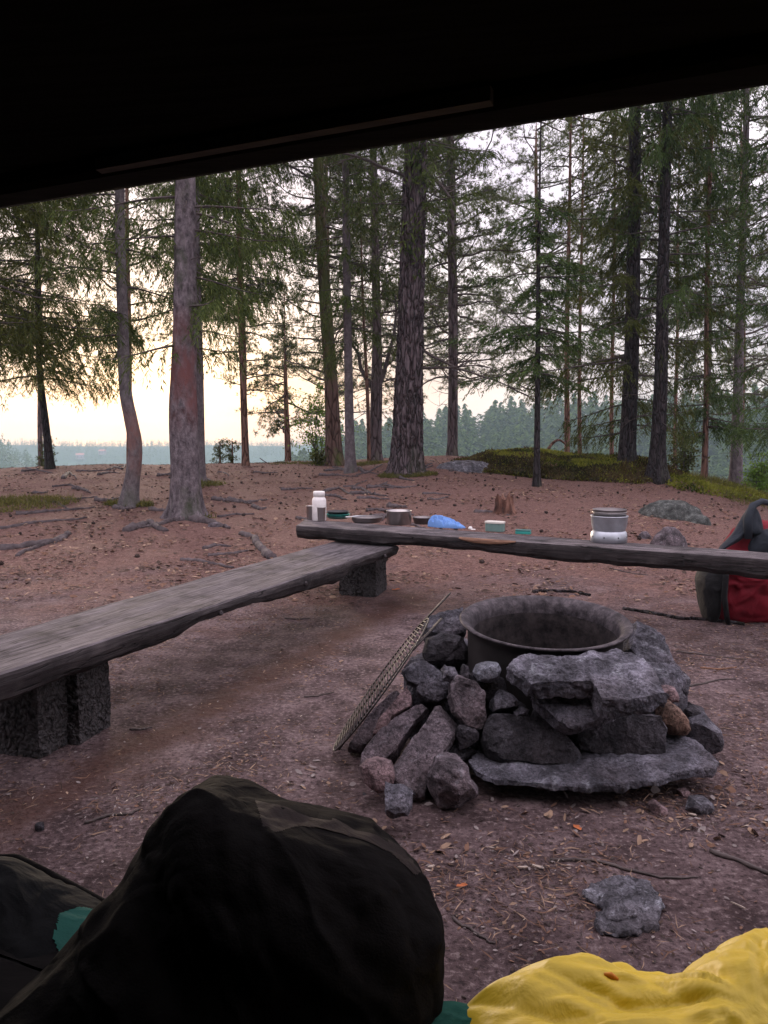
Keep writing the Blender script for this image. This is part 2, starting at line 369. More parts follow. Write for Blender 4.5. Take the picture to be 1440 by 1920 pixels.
def top_left(a): return np.interp(a, [-.9, -.50, -.45, -.42, -.40], [-1, -5, -10, -24, -30])
zl = hill('left_hill', -.9, -.40, 420, 110, top_left, M['hill'], 80, 9)
forest('wooded_point', 'hazy wooded headland at the far left of the lake', zl, -.85, -.405, 420, 100, 700, 12, 50, 15, 0., .1)
def top_right(a): return np.interp(a, [-.16, -.06, 0, .1, .2, .35, .6, .9], [-27, -8, -5, -2, 1, 1, 1, 2])
zr = hill('right_hill', -.16, .95, 165, 110, top_right, M['hill'], 120, 21)
forest('near_shore_forest', 'blue green forest slope on the near shore behind the trees at right', zr, -.14, .9, 165, 110, 1500, 14, 190, 31, 0., .35)

# two pale houses on the far shore
M['house_wall'] = nmat('house_wall', [(.3, (.25, .22, .21)), (.7, (.32, .29, .28))], 1, .8, bs=0)
M['house_roof'] = nmat('red_roof', [(.3, (.42, .16, .12)), (.7, (.50, .22, .18))], 1, .8, bs=0)
def house(px, py, label, rz, sc):
    p = P(px, py, 770); h = empty('house', p); tag(h, label, 'house', 'houses across the lake')
    w, dpt, hh = 5 * sc, 3.5 * sc, 3 * sc
    MB().box((0, 0, 0), (w, dpt, hh), rz).build('wall', M['house_wall'], h)
    c, s = math.cos(rz), math.sin(rz)
    q = np.array([[-w * 1.1, -dpt * 1.2, hh + .05], [w * 1.1, -dpt * 1.2, hh + .05], [w * 1.1, dpt * 1.2, hh + .05], [-w * 1.1, dpt * 1.2, hh + .05], [-w * 1.1, 0, hh + 2.6 * sc], [w * 1.1, 0, hh + 2.6 * sc]]) @ np.array([[c, s, 0], [-s, c, 0], [0, 0, 1]])
    mk('roof', q, [np.array([[0, 1, 5, 4], [2, 3, 4, 5], [0, 3, 2, 1]]), np.array([[0, 4, 3], [1, 2, 5]])], M['house_roof'], h)
    for k in (-.5, .5):
        MB().box((k * w * c + math.sin(rz) * dpt, k * w * s - math.cos(rz) * dpt, .3 * sc), (.7 * sc, .06, .8 * sc), rz).build('window', M['twig'], h)
house(150, 857, 'small red roofed house on the far lake shore, left one', .2, .7)
house(192, 849, 'small pale house a little higher on the far lake shore', -.3, .6)

# ------------------------------------------------------------------ TREES
def path_at(path, rad, z):
    zz = path[:, 2]; return np.array([np.interp(z, zz, path[:, 0]), np.interp(z, zz, path[:, 1]), z]), float(np.interp(z, zz, rad))
def norm(v): return v / (np.linalg.norm(v, axis=-1, keepdims=True) + 1e-9)
class Crown:
    def __init__(s): s.W = MB(); s.tp = []; s.td = []; s.tl = []; s.tw = []
    def twigs(s, p, d, l, w): s.tp.append(p); s.td.append(d); s.tl.append(l); s.tw.append(w)
    def build(s, name, leaf, parent, origin, spikes=False):
        Vs = []; Fs = []; mi = []
        n = 0
        if s.W.n:
            WV = np.concatenate(s.W.V); Vs.append(WV); n = len(WV)
            for f in s.W.F.values(): f = np.concatenate(f); Fs.append(f); mi.append(np.zeros(len(f), int))
        p = np.concatenate(s.tp); d = norm(np.concatenate(s.td)); l = np.concatenate(s.tl)[:, None]; w = np.concatenate(s.tw)[:, None]
        rnd = RNG.standard_normal(p.shape); side = norm(np.cross(d, rnd))
        if spikes:
            q = np.stack([p - side * w * .5, p + side * w * .5, p + d * l], 1).reshape(-1, 3); f = np.arange(len(q)).reshape(-1, 3) + n
        else:
            q = np.stack([p, p + d * l * .45 + side * w, p + d * l + side * w * .1, p + d * l * .35 - side * w], 1).reshape(-1, 3); f = np.arange(len(q)).reshape(-1, 4) + n
        Vs.append(q); Fs.append(f); mi.append(np.ones(len(f), int))
        # merge same-size face arrays in order
        return mk(name, np.concatenate(Vs), Fs, [M['twig'], leaf], parent, False, np.concatenate(mi), origin)

def spruce_crown(path, rad, z0, z1, lmax, r, dens=1.0, hang=.45, az_bias=None, tw=.0065, whorl=.38, lprof=None, per=5, reps=3):
    C = Crown(); z = z0
    while z < z1:
        for b in range(per):
            if r.random() > dens: continue
            zb = z + r.uniform(-.15, .15); p0, tr = path_at(path, rad, zb)
            az = r.uniform(0, 2 * math.pi)
            if az_bias is not None and r.random() < az_bias[1]: az = az_bias[0] + r.normal() * .6
            t = (zb - z0) / max(z1 - z0, .1); Lb = lmax * (1 - t) ** .7 * (.55 + .6 * r.random())
            if lprof is not None: Lb = lprof(zb) * (.55 + .6 * r.random())
            if Lb < .25: continue
            n = 9; s = np.linspace(0, 1, n); o = np.array([math.cos(az), math.sin(az), 0]); lat = np.array([-o[1], o[0], 0])
            sag = r.uniform(.35, .75) * Lb * .55; lift = r.uniform(.0, .18) * Lb; wob = r.normal() * .10 * Lb
            pts = p0 + o * (s * Lb)[:, None] + lat * (wob * s ** 2)[:, None]; pts[:, 2] += lift * s - sag * s ** 1.5 + .14 * Lb * s ** 4
            C.W.tube(pts, np.linspace(.010 + .006 * Lb, .003, n), 4, False)
            m = max(4, int(Lb / .07)); ss = .10 + .90 * (np.arange(m) + r.random(m)) / m
            B = np.stack([np.interp(ss, s, pts[:, k]) for k in range(3)], -1); sd = np.where(np.arange(m) % 2 == 0, 1., -1.)
            ll = (.14 + .20 * Lb * np.sin(np.clip(ss, 0, 1) * math.pi * .85 + .25)) * r.uniform(.4, 1.3, m)
            dr = norm(o * .6 + lat * (sd * r.uniform(.3, 1., m))[:, None] + np.array([0, 0, -1.]) * (hang * r.uniform(.4, 1.7, m))[:, None])
            k = 9; u_ = (np.arange(k) + .5) / k; U3 = u_[None, :, None]; L3 = ll[:, None, None]
            pp = B[:, None] + dr[:, None] * U3 * L3; pp[..., 2] -= hang * .75 * ll[:, None] * u_[None] ** 2
            dd = norm(dr[:, None] + np.array([0, 0, -1.]) * (1.5 * hang * U3)); sl_ = norm(np.cross(dr, np.array([0, 0, 1.])))[:, None]
            for rep in range(reps):
                sg = 1. if rep % 2 else -1.
                C.twigs((pp + r.standard_normal(pp.shape) * .012).reshape(-1, 3), (dd + sl_ * sg * r.uniform(.2, .9, (m, k, 1)) + r.standard_normal(pp.shape) * .22 + [0, 0, -.12]).reshape(-1, 3), r.uniform(.06, .13, m * k), np.full(m * k, tw) * r.uniform(.7, 1.3, m * k))
            C.twigs(pp.reshape(-1, 3), dd.reshape(-1, 3), np.repeat(ll / k * 1.6, k), np.full(m * k, tw * .8))
            kk = int(Lb / .03); uu = r.uniform(.12, 1, kk); Bp = np.stack([np.interp(uu, s, pts[:, q]) for q in range(3)], -1)
            C.twigs(Bp, o * .7 + r.standard_normal((kk, 3)) * .5, r.uniform(.05, .11, kk), np.full(kk, tw))
        z += whorl * r.uniform(.7, 1.3)
    return C

def crooked(p, d, L, n, r, up=0., jit=.35):
    pts = [p]; d = norm(np.asarray(d, float))
    for k in range(n):
        d = norm(d + r.standard_normal(3) * jit * .5 + np.array([0, 0, up])); pts.append(pts[-1] + d * L / n)
    return np.array(pts)
def pine_crown(path, rad, z0, z1, lmax, r, nbr=36, tuft=.09, dens=1., sub=7, spl=10, drop=0., az_bias=None, tw=.012, lprof=None):
    C = Crown()
    for b in range(nbr):
        zb = z0 + (z1 - z0) * ((b + r.random()) / nbr); p0, tr = path_at(path, rad, zb); t = (zb - z0) / (z1 - z0)
        az = r.uniform(0, 6.283)
        if az_bias is not None and r.random() < az_bias[1]: az = az_bias[0] + r.normal() * .5
        Lb = lmax * (.45 + .65 * r.random()) * (1 - .55 * t)
        if lprof is not None: Lb = lprof(zb) * (.5 + .6 * r.random())
        el = r.uniform(-.25, .35) - drop
        d = np.array([math.cos(az) * math.cos(el), math.sin(az) * math.cos(el), math.sin(el)])
        n = 8; pts = crooked(p0, d, Lb, n, r, .03, .32); C.W.tube(pts, np.linspace(.012 + .010 * Lb, .005, n + 1), 4, False)
        for q in range(int(sub * max(1, Lb / 1.2) * dens)):
            s = r.uniform(.25, 1); base_ = np.array([np.interp(s * n, np.arange(n + 1), pts[:, k]) for k in range(3)])
            d2 = norm(norm(pts[-1] - pts[0]) * .7 + r.standard_normal(3) * np.array([.7, .7, .35]))
            L2 = Lb * r.uniform(.12, .32) + .12; p2 = crooked(base_, d2, L2, 4, r, .06, .45); C.W.tube(p2, np.linspace(.006, .003, 5), 3, False)
            nt_ = max(3, int(L2 / .065)); sp = r.uniform(.25, 1.03, nt_)
            c = np.stack([np.interp(sp * 4, np.arange(5), p2[:, k]) for k in range(3)], -1) + r.standard_normal((nt_, 3)) * np.array([.07, .07, .04])
            dd = norm(r.standard_normal((nt_, spl, 3)) + np.array([0, 0, .35]) + d2 * .6)
            pp = np.repeat(c[:, None], spl, 1) + dd * .008
            C.twigs(pp.reshape(-1, 3), dd.reshape(-1, 3), r.uniform(.7, 1.2, nt_ * spl) * tuft, np.full(nt_ * spl, tw))
    return C
def dead_branches(C, path, rad, z0, z1, n, lmax, r, az_bias=None):
    for b in range(n):
        zb = r.uniform(z0, z1); p0, tr = path_at(path, rad, zb); az = r.uniform(0, 6.283)
        d = np.array([math.cos(az), math.sin(az), r.uniform(-.4, .15)]); Lb = lmax * r.uniform(.2, 1)
        pts = crooked(p0, d, Lb, 6, r, -.03, .35); C.W.tube(pts, np.linspace(.010, .003, 7), 4, False)
        for q in range(int(3 * Lb + 1)):
            k = r.integers(2, 6); C.W.tube(crooked(pts[k], d + r.standard_normal(3) * .7, Lb * .3, 4, r, -.05, .5), np.linspace(.005, .002, 5), 3, False)

def trunk_geo(pts, d, ztop, k, seg, flare, disp, seed, gz, dispf=9):
    """pts: (px, py, width px) from the base up, all at depth d"""
    C = []; R = []
    for (x, y, w) in pts: C.append(P(x, y, d)); R.append(w / F * d / 2)
    C = np.array(C); R = np.array(R)
    C[0] = [C[0][0], d, gz - .12]
    while C[-1][2] < ztop:                      # carry on upwards, tapering
        dv = C[-1] - C[-2]; dv = dv / max(dv[2], .05); st = 1.5
        C = np.vstack([C, C[-1] + np.array([dv[0] * .5, 0, 1]) * st]); R = np.append(R, max(R[-1] * (1 - st / max(ztop + .5 - C[-1][2], 1.6) * .8), .012))
    z = C[:, 2]; zz = np.arange(z[0], z[-1], seg); x = np.interp(zz, z, C[:, 0]); y = np.interp(zz, z, C[:, 1]); rr = np.interp(zz, z, R)
    kk = max(1, int(.35 / seg)); ker = np.ones(2 * kk + 1) / (2 * kk + 1)
    sm = lambda a: np.convolve(np.pad(a, kk, 'edge'), ker, 'valid')
    x = sm(x); y = sm(y) + .05 * np.sin(zz * .9 + seed); rr = sm(rr)
    path = np.stack([x, y, zz], -1)
    th = np.linspace(0, 2 * math.pi, k, endpoint=False)
    fl = 1 + flare * np.exp(-np.maximum(zz - gz, 0) / .16)[:, None] * (1 + .55 * np.cos(th * 5 + seed)[None] + .3 * np.cos(th * 3 - seed)[None])
    ct, st_ = np.cos(th), np.sin(th)
    Pn = np.stack([np.broadcast_to(ct, (len(zz), k)) * 1., np.broadcast_to(st_, (len(zz), k)) * 1., np.broadcast_to(zz[:, None], (len(zz), k))], -1)
    rel = rr[:, None] / .25
    nz_ = fbm(Pn * np.array([dispf * .35, dispf * .35, dispf * .45]) + seed, 3); ridg = 1 - np.abs(fbm(Pn * np.array([dispf * .8, dispf * .8, dispf * .35]) + seed * 3, 2)) * 2.2
    low = fbm(Pn * np.array([.8, .8, 1.1]) + seed, 2)
    RR = rr[:, None] * fl * (1 + .05 * low) + disp * (nz_ * .5 + ridg * .7 - .5) * np.clip(rel, .1, 1)
    V = np.stack([x[:, None] + RR * ct, y[:, None] + RR * st_, np.broadcast_to(zz[:, None], RR.shape)], -1).reshape(-1, 3)
    n = len(zz); i, j = np.meshgrid(np.arange(n - 1), np.arange(k), indexing='ij'); j2 = (j + 1) % k
    Fq = np.stack([i * k + j, i * k + j2, (i + 1) * k + j2, (i + 1) * k + j], -1).reshape(-1, 4)
    return V, Fq, path, rr

def tree(name, label, cat, pts, d, ztop, bark, crown, leaf, group='trees at the camp site', k=14, seg=.12, flare=.25, disp=.004, seed=1, spikes=False, extra=None, dispf=9):
    r = np.random.default_rng(seed)
    bx = P(pts[0][0], pts[0][1], 1)[0] * d
    gz = float(H(bx, d)); o = empty(name, (bx, d, gz)); tag(o, label, cat, group)
    V, Fq, path, rad = trunk_geo(pts, d, ztop, k, seg, flare, disp, seed, gz, dispf)
    mk('trunk', V, Fq, bark, o, True, None, (bx, d, gz))
    C = crown(path, rad, r)
    if extra: extra(C, path, rad, r)
    if C.tp: C.build('crown', leaf, o, (bx, d, gz), spikes)
    elif C.W.n:
        for q_ in range(0, len(C.W.V)): pass
        C.W.build('crown', M['twig'], o, False, (bx, d, gz))
    return o, path, rad
def zpx(py, d): return P(720, py, d)[2]
PI = math.pi
HAZE_D = 0.0008

T = {}
def gd(px, py): return float(G(px, py)[1])
SPF = M['spruce_needle']; SPD = M['spruce_needle_dark']; WRM = M['warm_needle']; PIN = M['pine_needle']
# 1 far-left slender spruce, bare lower stem, long drooping boughs to both sides
d = gd(95, 879)
tree('spruce_tree', 'slender dark stemmed spruce at the far left of the rise, drooping boughs against the glow', 'tree', [(95, 879, 17), (88, 800, 13), (76, 700, 11), (70, 560, 10), (68, 390, 8)], d, 12, M['dark_bark'],
     lambda p, q, r: spruce_crown(p, q, zpx(700, d), 12, 1.6, r, .9, .6, lprof=lambda z: 2.3, whorl=.30), WRM, seed=3)
# spruce whose boughs come in from beyond the left frame edge
tree('spruce_tree', 'spruce mostly outside the left edge, only its drooping boughs reach into view', 'tree', [(-150, 960, 30), (-155, 600, 24)], 10.5, 11, M['dark_bark'],
     lambda p, q, r: spruce_crown(p, q, 2.35, 11, 2.2, r, 1., .65, lprof=lambda z: 2.4, whorl=.28), WRM, seed=4)
# 2 curved spruce
d2 = gd(240, 950)
tree('spruce_tree', 'thin grey spruce with a curved S shaped lower trunk left of the thick scarred one', 'tree', [(240, 950, 34), (247, 905, 27), (258, 855, 27), (254, 815, 27), (240, 770, 25), (232, 720, 22), (229, 640, 21), (225, 520, 19), (222, 420, 18), (224, 350, 17)], d2, 11, M['curved_bark'],
     lambda p, q, r: spruce_crown(p, q, zpx(640, d2), 11, 1.1, r, .42, .8, lprof=lambda z: 1.05, whorl=.32), SPF, k=20, seg=.06, flare=.35, disp=.012, seed=5)
# 3 thick scarred spruce
d3 = gd(350, 972)
tree('spruce_tree', 'thick pale grey spruce trunk with a reddish scar, nearest tree on the left', 'tree', [(350, 975, 60), (350, 930, 56), (349, 860, 53), (345, 790, 54), (345, 740, 48), (348, 640, 44), (348, 520, 42), (347, 430, 39), (346, 330, 36)], d3, 11, M['scar_bark'],
     lambda p, q, r: spruce_crown(p, q, zpx(640, d3), 11, 1.5, r, .42, .9, lprof=lambda z: 1.35 + .3 * (z - 3.5), whorl=.32), SPF, k=40, seg=.04, flare=.45, disp=.018, seed=16,
     extra=lambda C, p, q, r: dead_branches(C, p, q, 2.2, 4, 7, .5, r))
# 3b grey trunk just behind it
tree('spruce_tree', 'straight grey spruce trunk half hidden right behind the thick scarred one', 'tree', [(372, 905, 24), (371, 700, 20), (368, 500, 18), (366, 350, 16)], gd(372, 905), 12, M['spruce_bark'],
     lambda p, q, r: spruce_crown(p, q, 3.0, 12, 1.2, r, .5, .8, lprof=lambda z: 1.3), SPF, seed=7, k=18)
# 4 slender tree with dense hanging green higher up
d4 = 17.5
tree('spruce_tree', 'slender spruce right of the scarred trunk, thick green curtains of boughs near the roof edge', 'tree', [(460, 868, 14), (456, 700, 12), (450, 520, 11), (447, 330, 10)], d4, 13, M['red_bark'],
     lambda p, q, r: spruce_crown(p, q, zpx(580, d4), 13, 1.5, r, 1., 1.0, lprof=lambda z: 1.2 + .2 * max(0, z - 4), whorl=.3), SPF, seed=8)
# pines behind, their airy crowns stepping down to the right of it
def pinecfg(z0, z1, lp, nbr, dens=1., bias=None, sub=7, tuft=.10, tw=.016, drop=0.):
    return lambda p, q, r: pine_crown(p, q, z0, z1, 2, r, nbr, tuft, dens, sub, 10, drop, bias, tw, lp)
d = 23.
tree('pine_tree', 'low spreading pine on the crest with layered crown, left of the brown mossy trunk', 'tree', [(541, 866, 13), (538, 790, 10), (536, 725, 8)], d, 4.4, M['red_bark'],
     pinecfg(1.1, 4.4, lambda z: max(.3, 2.2 - .45 * (z - 1)), 26), PIN, seed=9, spikes=True)
tree('pine_tree', 'tall airy pine behind the slender spruce, crown layers open to the sky', 'tree', [(461, 868, 9), (457, 650, 9), (451, 500, 8)], 28., 13, M['red_bark'],
     pinecfg(2.4, 13, lambda z: max(.6, 2.6 - .25 * abs(z - 5)), 50), PIN, seed=10, spikes=True)
d7 = gd(628, 872)
# 7 mossy leaning pine
tree('pine_tree', 'brown pine left of centre, mossy green above and leaning slightly left', 'tree', [(628, 873, 34), (624, 800, 28), (620, 700, 25), (612, 600, 24), (604, 480, 22), (597, 290, 19)], d7, 13, M['mossy_bark'],
     lambda p, q, r: pine_crown(p, q, zpx(520, d7), 13, 2, r, 36, .10, 1., 7, 10, .1, None, .015, lambda z: 2.0), PIN, k=24, seg=.08, flare=.35, disp=.018, seed=11, spikes=True,
     extra=lambda C, p, q, r: dead_branches(C, p, q, 2.2, 5.5, 26, 1.6, r))
# 8 straight grey trunk
d8 = gd(657, 886)
tree('spruce_tree', 'straight thin grey trunk between the brown mossy pine and the big central pine', 'tree', [(657, 887, 21), (655, 800, 17), (652, 640, 15), (650, 480, 14), (648, 285, 12)], d8, 12, M['spruce_bark'],
     lambda p, q, r: spruce_crown(p, q, zpx(650, d8), 12, 1.0, r, .6, .9, lprof=lambda z: .8 + .12 * max(0, z - 3)), SPF, k=18, flare=.3, seed=12, disp=.008)
# 9 forked pine
d9 = 19.
def fork(C, path, rad, r):
    p0, t = path_at(path, rad, zpx(738, d9)); n = 6
    for sx, L_, up in ((-1, 2.2, 1.1), (1, 1.7, 1.6)):
        pts = np.array([p0 + np.array([sx * L_ * .32 * s ** .7, .2 * s, up * 1.5 * s]) for s in np.linspace(0, 1, n)]) + r.standard_normal((n, 3)) * .04 * np.linspace(0, 1, n)[:, None]
        C.W.tube(pts, np.linspace(.06, .025, n), 6)
    dead_branches(C, path, rad, 1.6, 4.5, 20, 1.5, r)
tree('pine_tree', 'forked pine directly left of the big central trunk, side limbs rising both ways', 'tree', [(703, 858, 24), (706, 740, 22), (707, 640, 18), (704, 480, 14), (701, 300, 11)], d9, 13, M['pine_bark'],
     pinecfg(3.1, 13, lambda z: 1.9, 44, 1., None, 7, .10, .016), PIN, seed=13, spikes=True, extra=fork, k=20, disp=.012)
tree('young_pine', 'very thin bare stem standing against the forked pine', 'tree', [(692, 856, 7), (690, 760, 7), (686, 680, 6), (680, 560, 5)], 18.4, 7, M['red_bark'],
     lambda p, q, r: Crown(), PIN, seed=14, extra=lambda C, p, q, r: dead_branches(C, p, q, 1.5, 6, 14, .8, r))
# 10 big central pine
d10 = gd(762, 888)
def bigbr(C, path, rad, r):
    dead_branches(C, path, rad, 2.0, 6, 16, 2.2, r)
    for z0_, sx, L_, dz in ((zpx(335, d10), -1, 2.6, .35), (zpx(640, d10), 1, 2.3, -.9), (zpx(690, d10), 1, 1.4, -.2), (zpx(300, d10), 1, 1.5, -.9)):
        p0, t = path_at(path, rad, z0_); pts = crooked(p0, (sx, -.2, dz), L_, 9, r, -.02, .28); C.W.tube(pts, np.linspace(.035, .008, 10), 6)
        for k in range(6):
            q = r.integers(3, 9); C.W.tube(crooked(pts[q], (sx, r.normal() * .6, r.normal() * .6), .7, 5, r, 0, .4), np.linspace(.012, .003, 6), 4)
    # tuft of green sprays and moss on the trunk
    for z0_, n_ in ((zpx(300, d10), 260), (zpx(455, d10), 160)):
        p0, t = path_at(path, rad, z0_); c = p0 + r.standard_normal((n_, 3)) * np.array([.16, .10, .28]) + np.array([.02, -t - .05, 0])
        C.twigs(c, r.standard_normal((n_, 3)) * .6 + [0, -.3, -.9], r.uniform(.08, .18, n_), np.full(n_, .018))
tree('pine_tree', 'biggest pine trunk in the middle, deeply furrowed purple grey bark, leaning right', 'tree', [(763, 890, 68), (763, 850, 61), (765, 780, 54), (767, 700, 50), (771, 560, 47), (775, 420, 44), (781, 265, 39)], d10, 14, M['big_bark'],
     lambda p, q, r: spruce_crown(p, q, 5.4, 14, 2, r, .5, .5, lprof=lambda z: 1.5), SPF, k=110, seg=.03, flare=.22, disp=.045, seed=15, extra=bigbr, dispf=22)
# 11 pine right of the big one
d11 = 20.5
tree('pine_tree', 'straight slim pine on the crest right of the big central trunk, full airy crown', 'tree', [(848, 852, 20), (849, 700, 17), (848, 600, 15), (846, 450, 13), (843, 260, 11)], d11, 13, M['pine_bark'],
     pinecfg(zpx(560, d11), 13, lambda z: 2.1, 56, 1.1, None, 8, .11, .017), PIN, seed=21, spikes=True, k=18, disp=.01,
     extra=lambda C, p, q, r: dead_branches(C, p, q, 1.6, 5, 30, 2.2, r))
# 12 slim dark young spruce in front
d12 = gd(1007, 912)
tree('spruce_tree', 'slim nearly black stemmed young spruce standing in front of the mossy bank', 'tree', [(1007, 914, 15), (1006, 850, 12), (1007, 700, 10), (1009, 560, 8), (1012, 400, 6), (1014, 290, 3)], d12, zpx(255, d12), M['dark_bark'],
     lambda p, q, r: spruce_crown(p, q, zpx(690, d12), zpx(258, d12), 1.1, r, 1., .35, lprof=lambda z: min(1.4, max(.12, (zpx(240, d12) - z) * .42)) * (.8 + .35 * math.sin(z * 7)), whorl=.26, tw=.0065), SPD, seed=22, k=12)
# 13 thin red stems behind the bank
d = 19.5
for (x, w, top, lab, sd_) in ((1063, 11, 14, 'thin reddish pine stem behind the mossy bank, left one of the pair', 23), (1087, 8, 12, 'thinner reddish pine stem behind the mossy bank, right one of the pair', 24), (1148, 8, 12, 'thin reddish stem close to the left of the dense spruce trunk', 25), (1268, 7, 11, 'thin reddish stem behind and right of the two dark spruce trunks', 26)):
    tree('pine_tree', lab, 'tree', [(x, 858, w), (x, 700, w * .85), (x + 3, 450, w * .6)], d + sd_ % 3, top, M['red_bark'],
         pinecfg(2.2 + sd_ % 3, top, lambda z: 1.4, 30, .9), PIN, seed=sd_, spikes=True)
# 14 dense big spruce
d14 = gd(1178, 866) if gd(1178, 866) < 19 else 16.5
tree('spruce_tree', 'big dense spruce behind the mossy bank, boughs hanging almost to the ground', 'tree', [(1176, 872, 32), (1180, 760, 28), (1184, 600, 26), (1189, 420, 23), (1193, 190, 19)], d14, 13, M['dark_bark'],
     lambda p, q, r: spruce_crown(p, q, zpx(800, d14), 13, 2, r, .66, .65, lprof=lambda z: 1.8 + .3 * math.sin(z * 3), whorl=.30, tw=.007), WRM, seed=27, k=20, disp=.01)
# 15 dark straight spruce trunk in front
d15 = gd(1232, 898)
tree('spruce_tree', 'dark straight spruce trunk right of the dense one, on the end of the mossy bank', 'tree', [(1231, 900, 36), (1233, 820, 27), (1238, 700, 24), (1243, 520, 21), (1248, 400, 19), (1253, 190, 17)], d15, 12, M['dark_bark'],
     lambda p, q, r: spruce_crown(p, q, zpx(560, d15), 12, 1.5, r, .42, .8, lprof=lambda z: 1.3, whorl=.34), SPD, seed=28, k=24, seg=.07, flare=.4, disp=.014,
     extra=lambda C, p, q, r: dead_branches(C, p, q, 1.2, 4, 26, 1.2, r))
# 16 slender spruce with dark tufts
d16 = 15.5
tree('spruce_tree', 'slender spruce with a reddish stem and dark tufted boughs, left of the grey leaning trunk', 'tree', [(1318, 898, 11), (1322, 760, 9), (1326, 600, 8), (1330, 420, 7), (1333, 230, 6)], d16, 10, M['red_bark'],
     lambda p, q, r: spruce_crown(p, q, zpx(810, d16), 10, 1., r, .6, .9, lprof=lambda z: .65 + .3 * math.sin(z * 2.6 + 3.2) + .06 * z, whorl=.28), SPD, seed=29)
# 17 grey leaning
d17 = 16.5
tree('pine_tree', 'tall pale grey pine near the right edge, leaning gently right', 'tree', [(1378, 892, 25), (1383, 780, 19), (1388, 640, 16), (1393, 420, 13), (1399, 160, 10)], d17, 12, M['spruce_bark'],
     pinecfg(3.2, 12, lambda z: 1.7, 46, 1.), PIN, seed=30, spikes=True, k=18, flare=.3,
     extra=lambda C, p, q, r: dead_branches(C, p, q, 1., 5, 40, 1.8, r))
# right edge spruces
tree('spruce_tree', 'spruce cut by the right edge with dark low boughs', 'tree', [(1475, 940, 24), (1478, 500, 18)], 12.5, 11, M['dark_bark'],
     lambda p, q, r: spruce_crown(p, q, 1.3, 11, 1., r, .6, .6, lprof=lambda z: .8 + .08 * z), SPD, seed=31)
# airy pines behind filling the sky between the trunks
for q, (x, dd, z0, zt, lp, lab) in enumerate([
        (72, 27, 3.6, 13, 3.2, 'airy pine farthest left behind the drooping spruces'),
        (240, 26, 4.0, 13, 3.0, 'airy pine directly behind the curved spruce'),
        (350, 27, 5.0, 14, 2.8, 'airy pine directly behind the thick scarred trunk'),
        (614, 30, 2.0, 12, 3.4, 'pine behind the brown mossy trunk, crown low against the sky'),
        (700, 27, 3.0, 13, 3.0, 'pine directly behind the forked one'),
        (768, 31, 3.2, 14, 3.4, 'pine hidden mostly behind the big central trunk'),
        (853, 27, 2.6, 12, 3.4, 'wide airy pine directly behind the slim crest pine'),
        (1008, 33, 2.6, 14, 3.4, 'distant pine behind the young black stemmed spruce'),
        (1182, 28, 2.6, 14, 3.2, 'airy pine directly behind the dense spruce'),
        (1240, 26, 3.0, 13, 3.0, 'airy pine directly behind the dark straight spruce trunk'),
        (1328, 29, 2.0, 13, 3.0, 'airy pine behind the slender tufted spruce'),
        (1392, 27, 2.0, 13, 3.2, 'airy pine directly behind the grey leaning pine'),
        (1460, 24, 2.0, 13, 3.0, 'airy pine at the right edge behind the low boughs')]):
    gz = float(H(P(x, 860, 1)[0] * dd, dd)); zs = np.interp(x, [0, 600, 1440], [0, 0, 0])
    tree('pine_tree', lab, 'tree', [(x, 880, 10), (x + 2, 600, 8), (x - 3, 300, 6)], dd, zt, M['red_bark'] if q % 2 else M['pine_bark'],
         pinecfg(z0, zt, lambda z, lp=lp: lp * (.82 if x > 1150 else 1), int((zt - z0) * (4.2 if x > 1150 else 5.2)), 1., None, 7, .10, .014), PIN, group='airy pines beyond the crest', seed=60 + q, spikes=True)
# broad-leaved bush and saplings
def bush(name, label, px, py, d, h, w, leaf, seed, n=1500, ls=.05, ga='saplings and bushes on the crest'):
    r = np.random.default_rng(seed); x = P(px, py, 1)[0] * d; gz = float(H(x, d)) ; o = empty(name, (x, d, gz)); tag(o, label, 'bush' if 'bush' in name else 'tree', ga)
    C = Crown()
    for k in range(9):
        a = r.uniform(0, 6.28); pts = crooked((x, d, gz - .05), (math.cos(a) * .25, math.sin(a) * .25, 1), h * r.uniform(.6, 1), 7, r, .1, .25)
        C.W.tube(pts, np.linspace(.014, .004, 8), 4)
        for q in range(10):
            b = pts[r.integers(2, 8)]; p2 = crooked(b, (r.normal(), r.normal(), .3), w * r.uniform(.2, .5), 4, r, .02, .4); C.W.tube(p2, np.linspace(.005, .002, 5), 3)
            m = int(n / 90); c = p2[r.integers(0, 5, m)] + r.standard_normal((m, 3)) * .05
            C.twigs(c, r.standard_normal((m, 3)) + [0, 0, -.2], r.uniform(.8, 1.5, m) * ls, np.full(m, ls * .42))
    C.build('foliage', leaf, o, (x, d, gz)); return o
bush('birch_sapling', 'bright green leafy birch sapling left of the brown mossy pine', 600, 868, 19.5, 1.9, 1.7, M['birch_leaf'], 41, 2200, .05)
bush('birch_sapling', 'bright green leafy sapling at the right edge behind the bank', 1425, 880, 15.5, 1.0, .8, M['birch_leaf'], 42, 1600, .05)
bush('juniper_bush', 'low olive juniper bush at the foot of the brown mossy pine', 598, 872, 17.5, .35, .4, M['warm_needle'], 43, 700, .05)
d = 22.
for (x, hh, lab, sd_) in ((412, .55, 'tiny bushy pine on the crest right of the scarred trunk, the smaller', 44), (435, .62, 'small young pine on the crest right of the scarred trunk, the taller', 45), (84, .5, 'tiny sapling on the left edge of the rise beside the slender spruce', 46)):
    tree('young_pine', lab, 'tree', [(x, 868, 4), (x, 840, 3), (x, 826, 2)], d if sd_ != 46 else 17.5, zpx(868, d) + hh * (1.0 if sd_ != 46 else .5), M['red_bark'],
         lambda p, q, r: pine_crown(p, q, p[0][2] + .1, p[-1][2], .5, r, 11, .06, 1.1, 6, 8, 0, None, .014, lambda z: .12 if sd_ != 46 else .05), M['warm_needle'], group='saplings and bushes on the crest', seed=sd_, spikes=True)
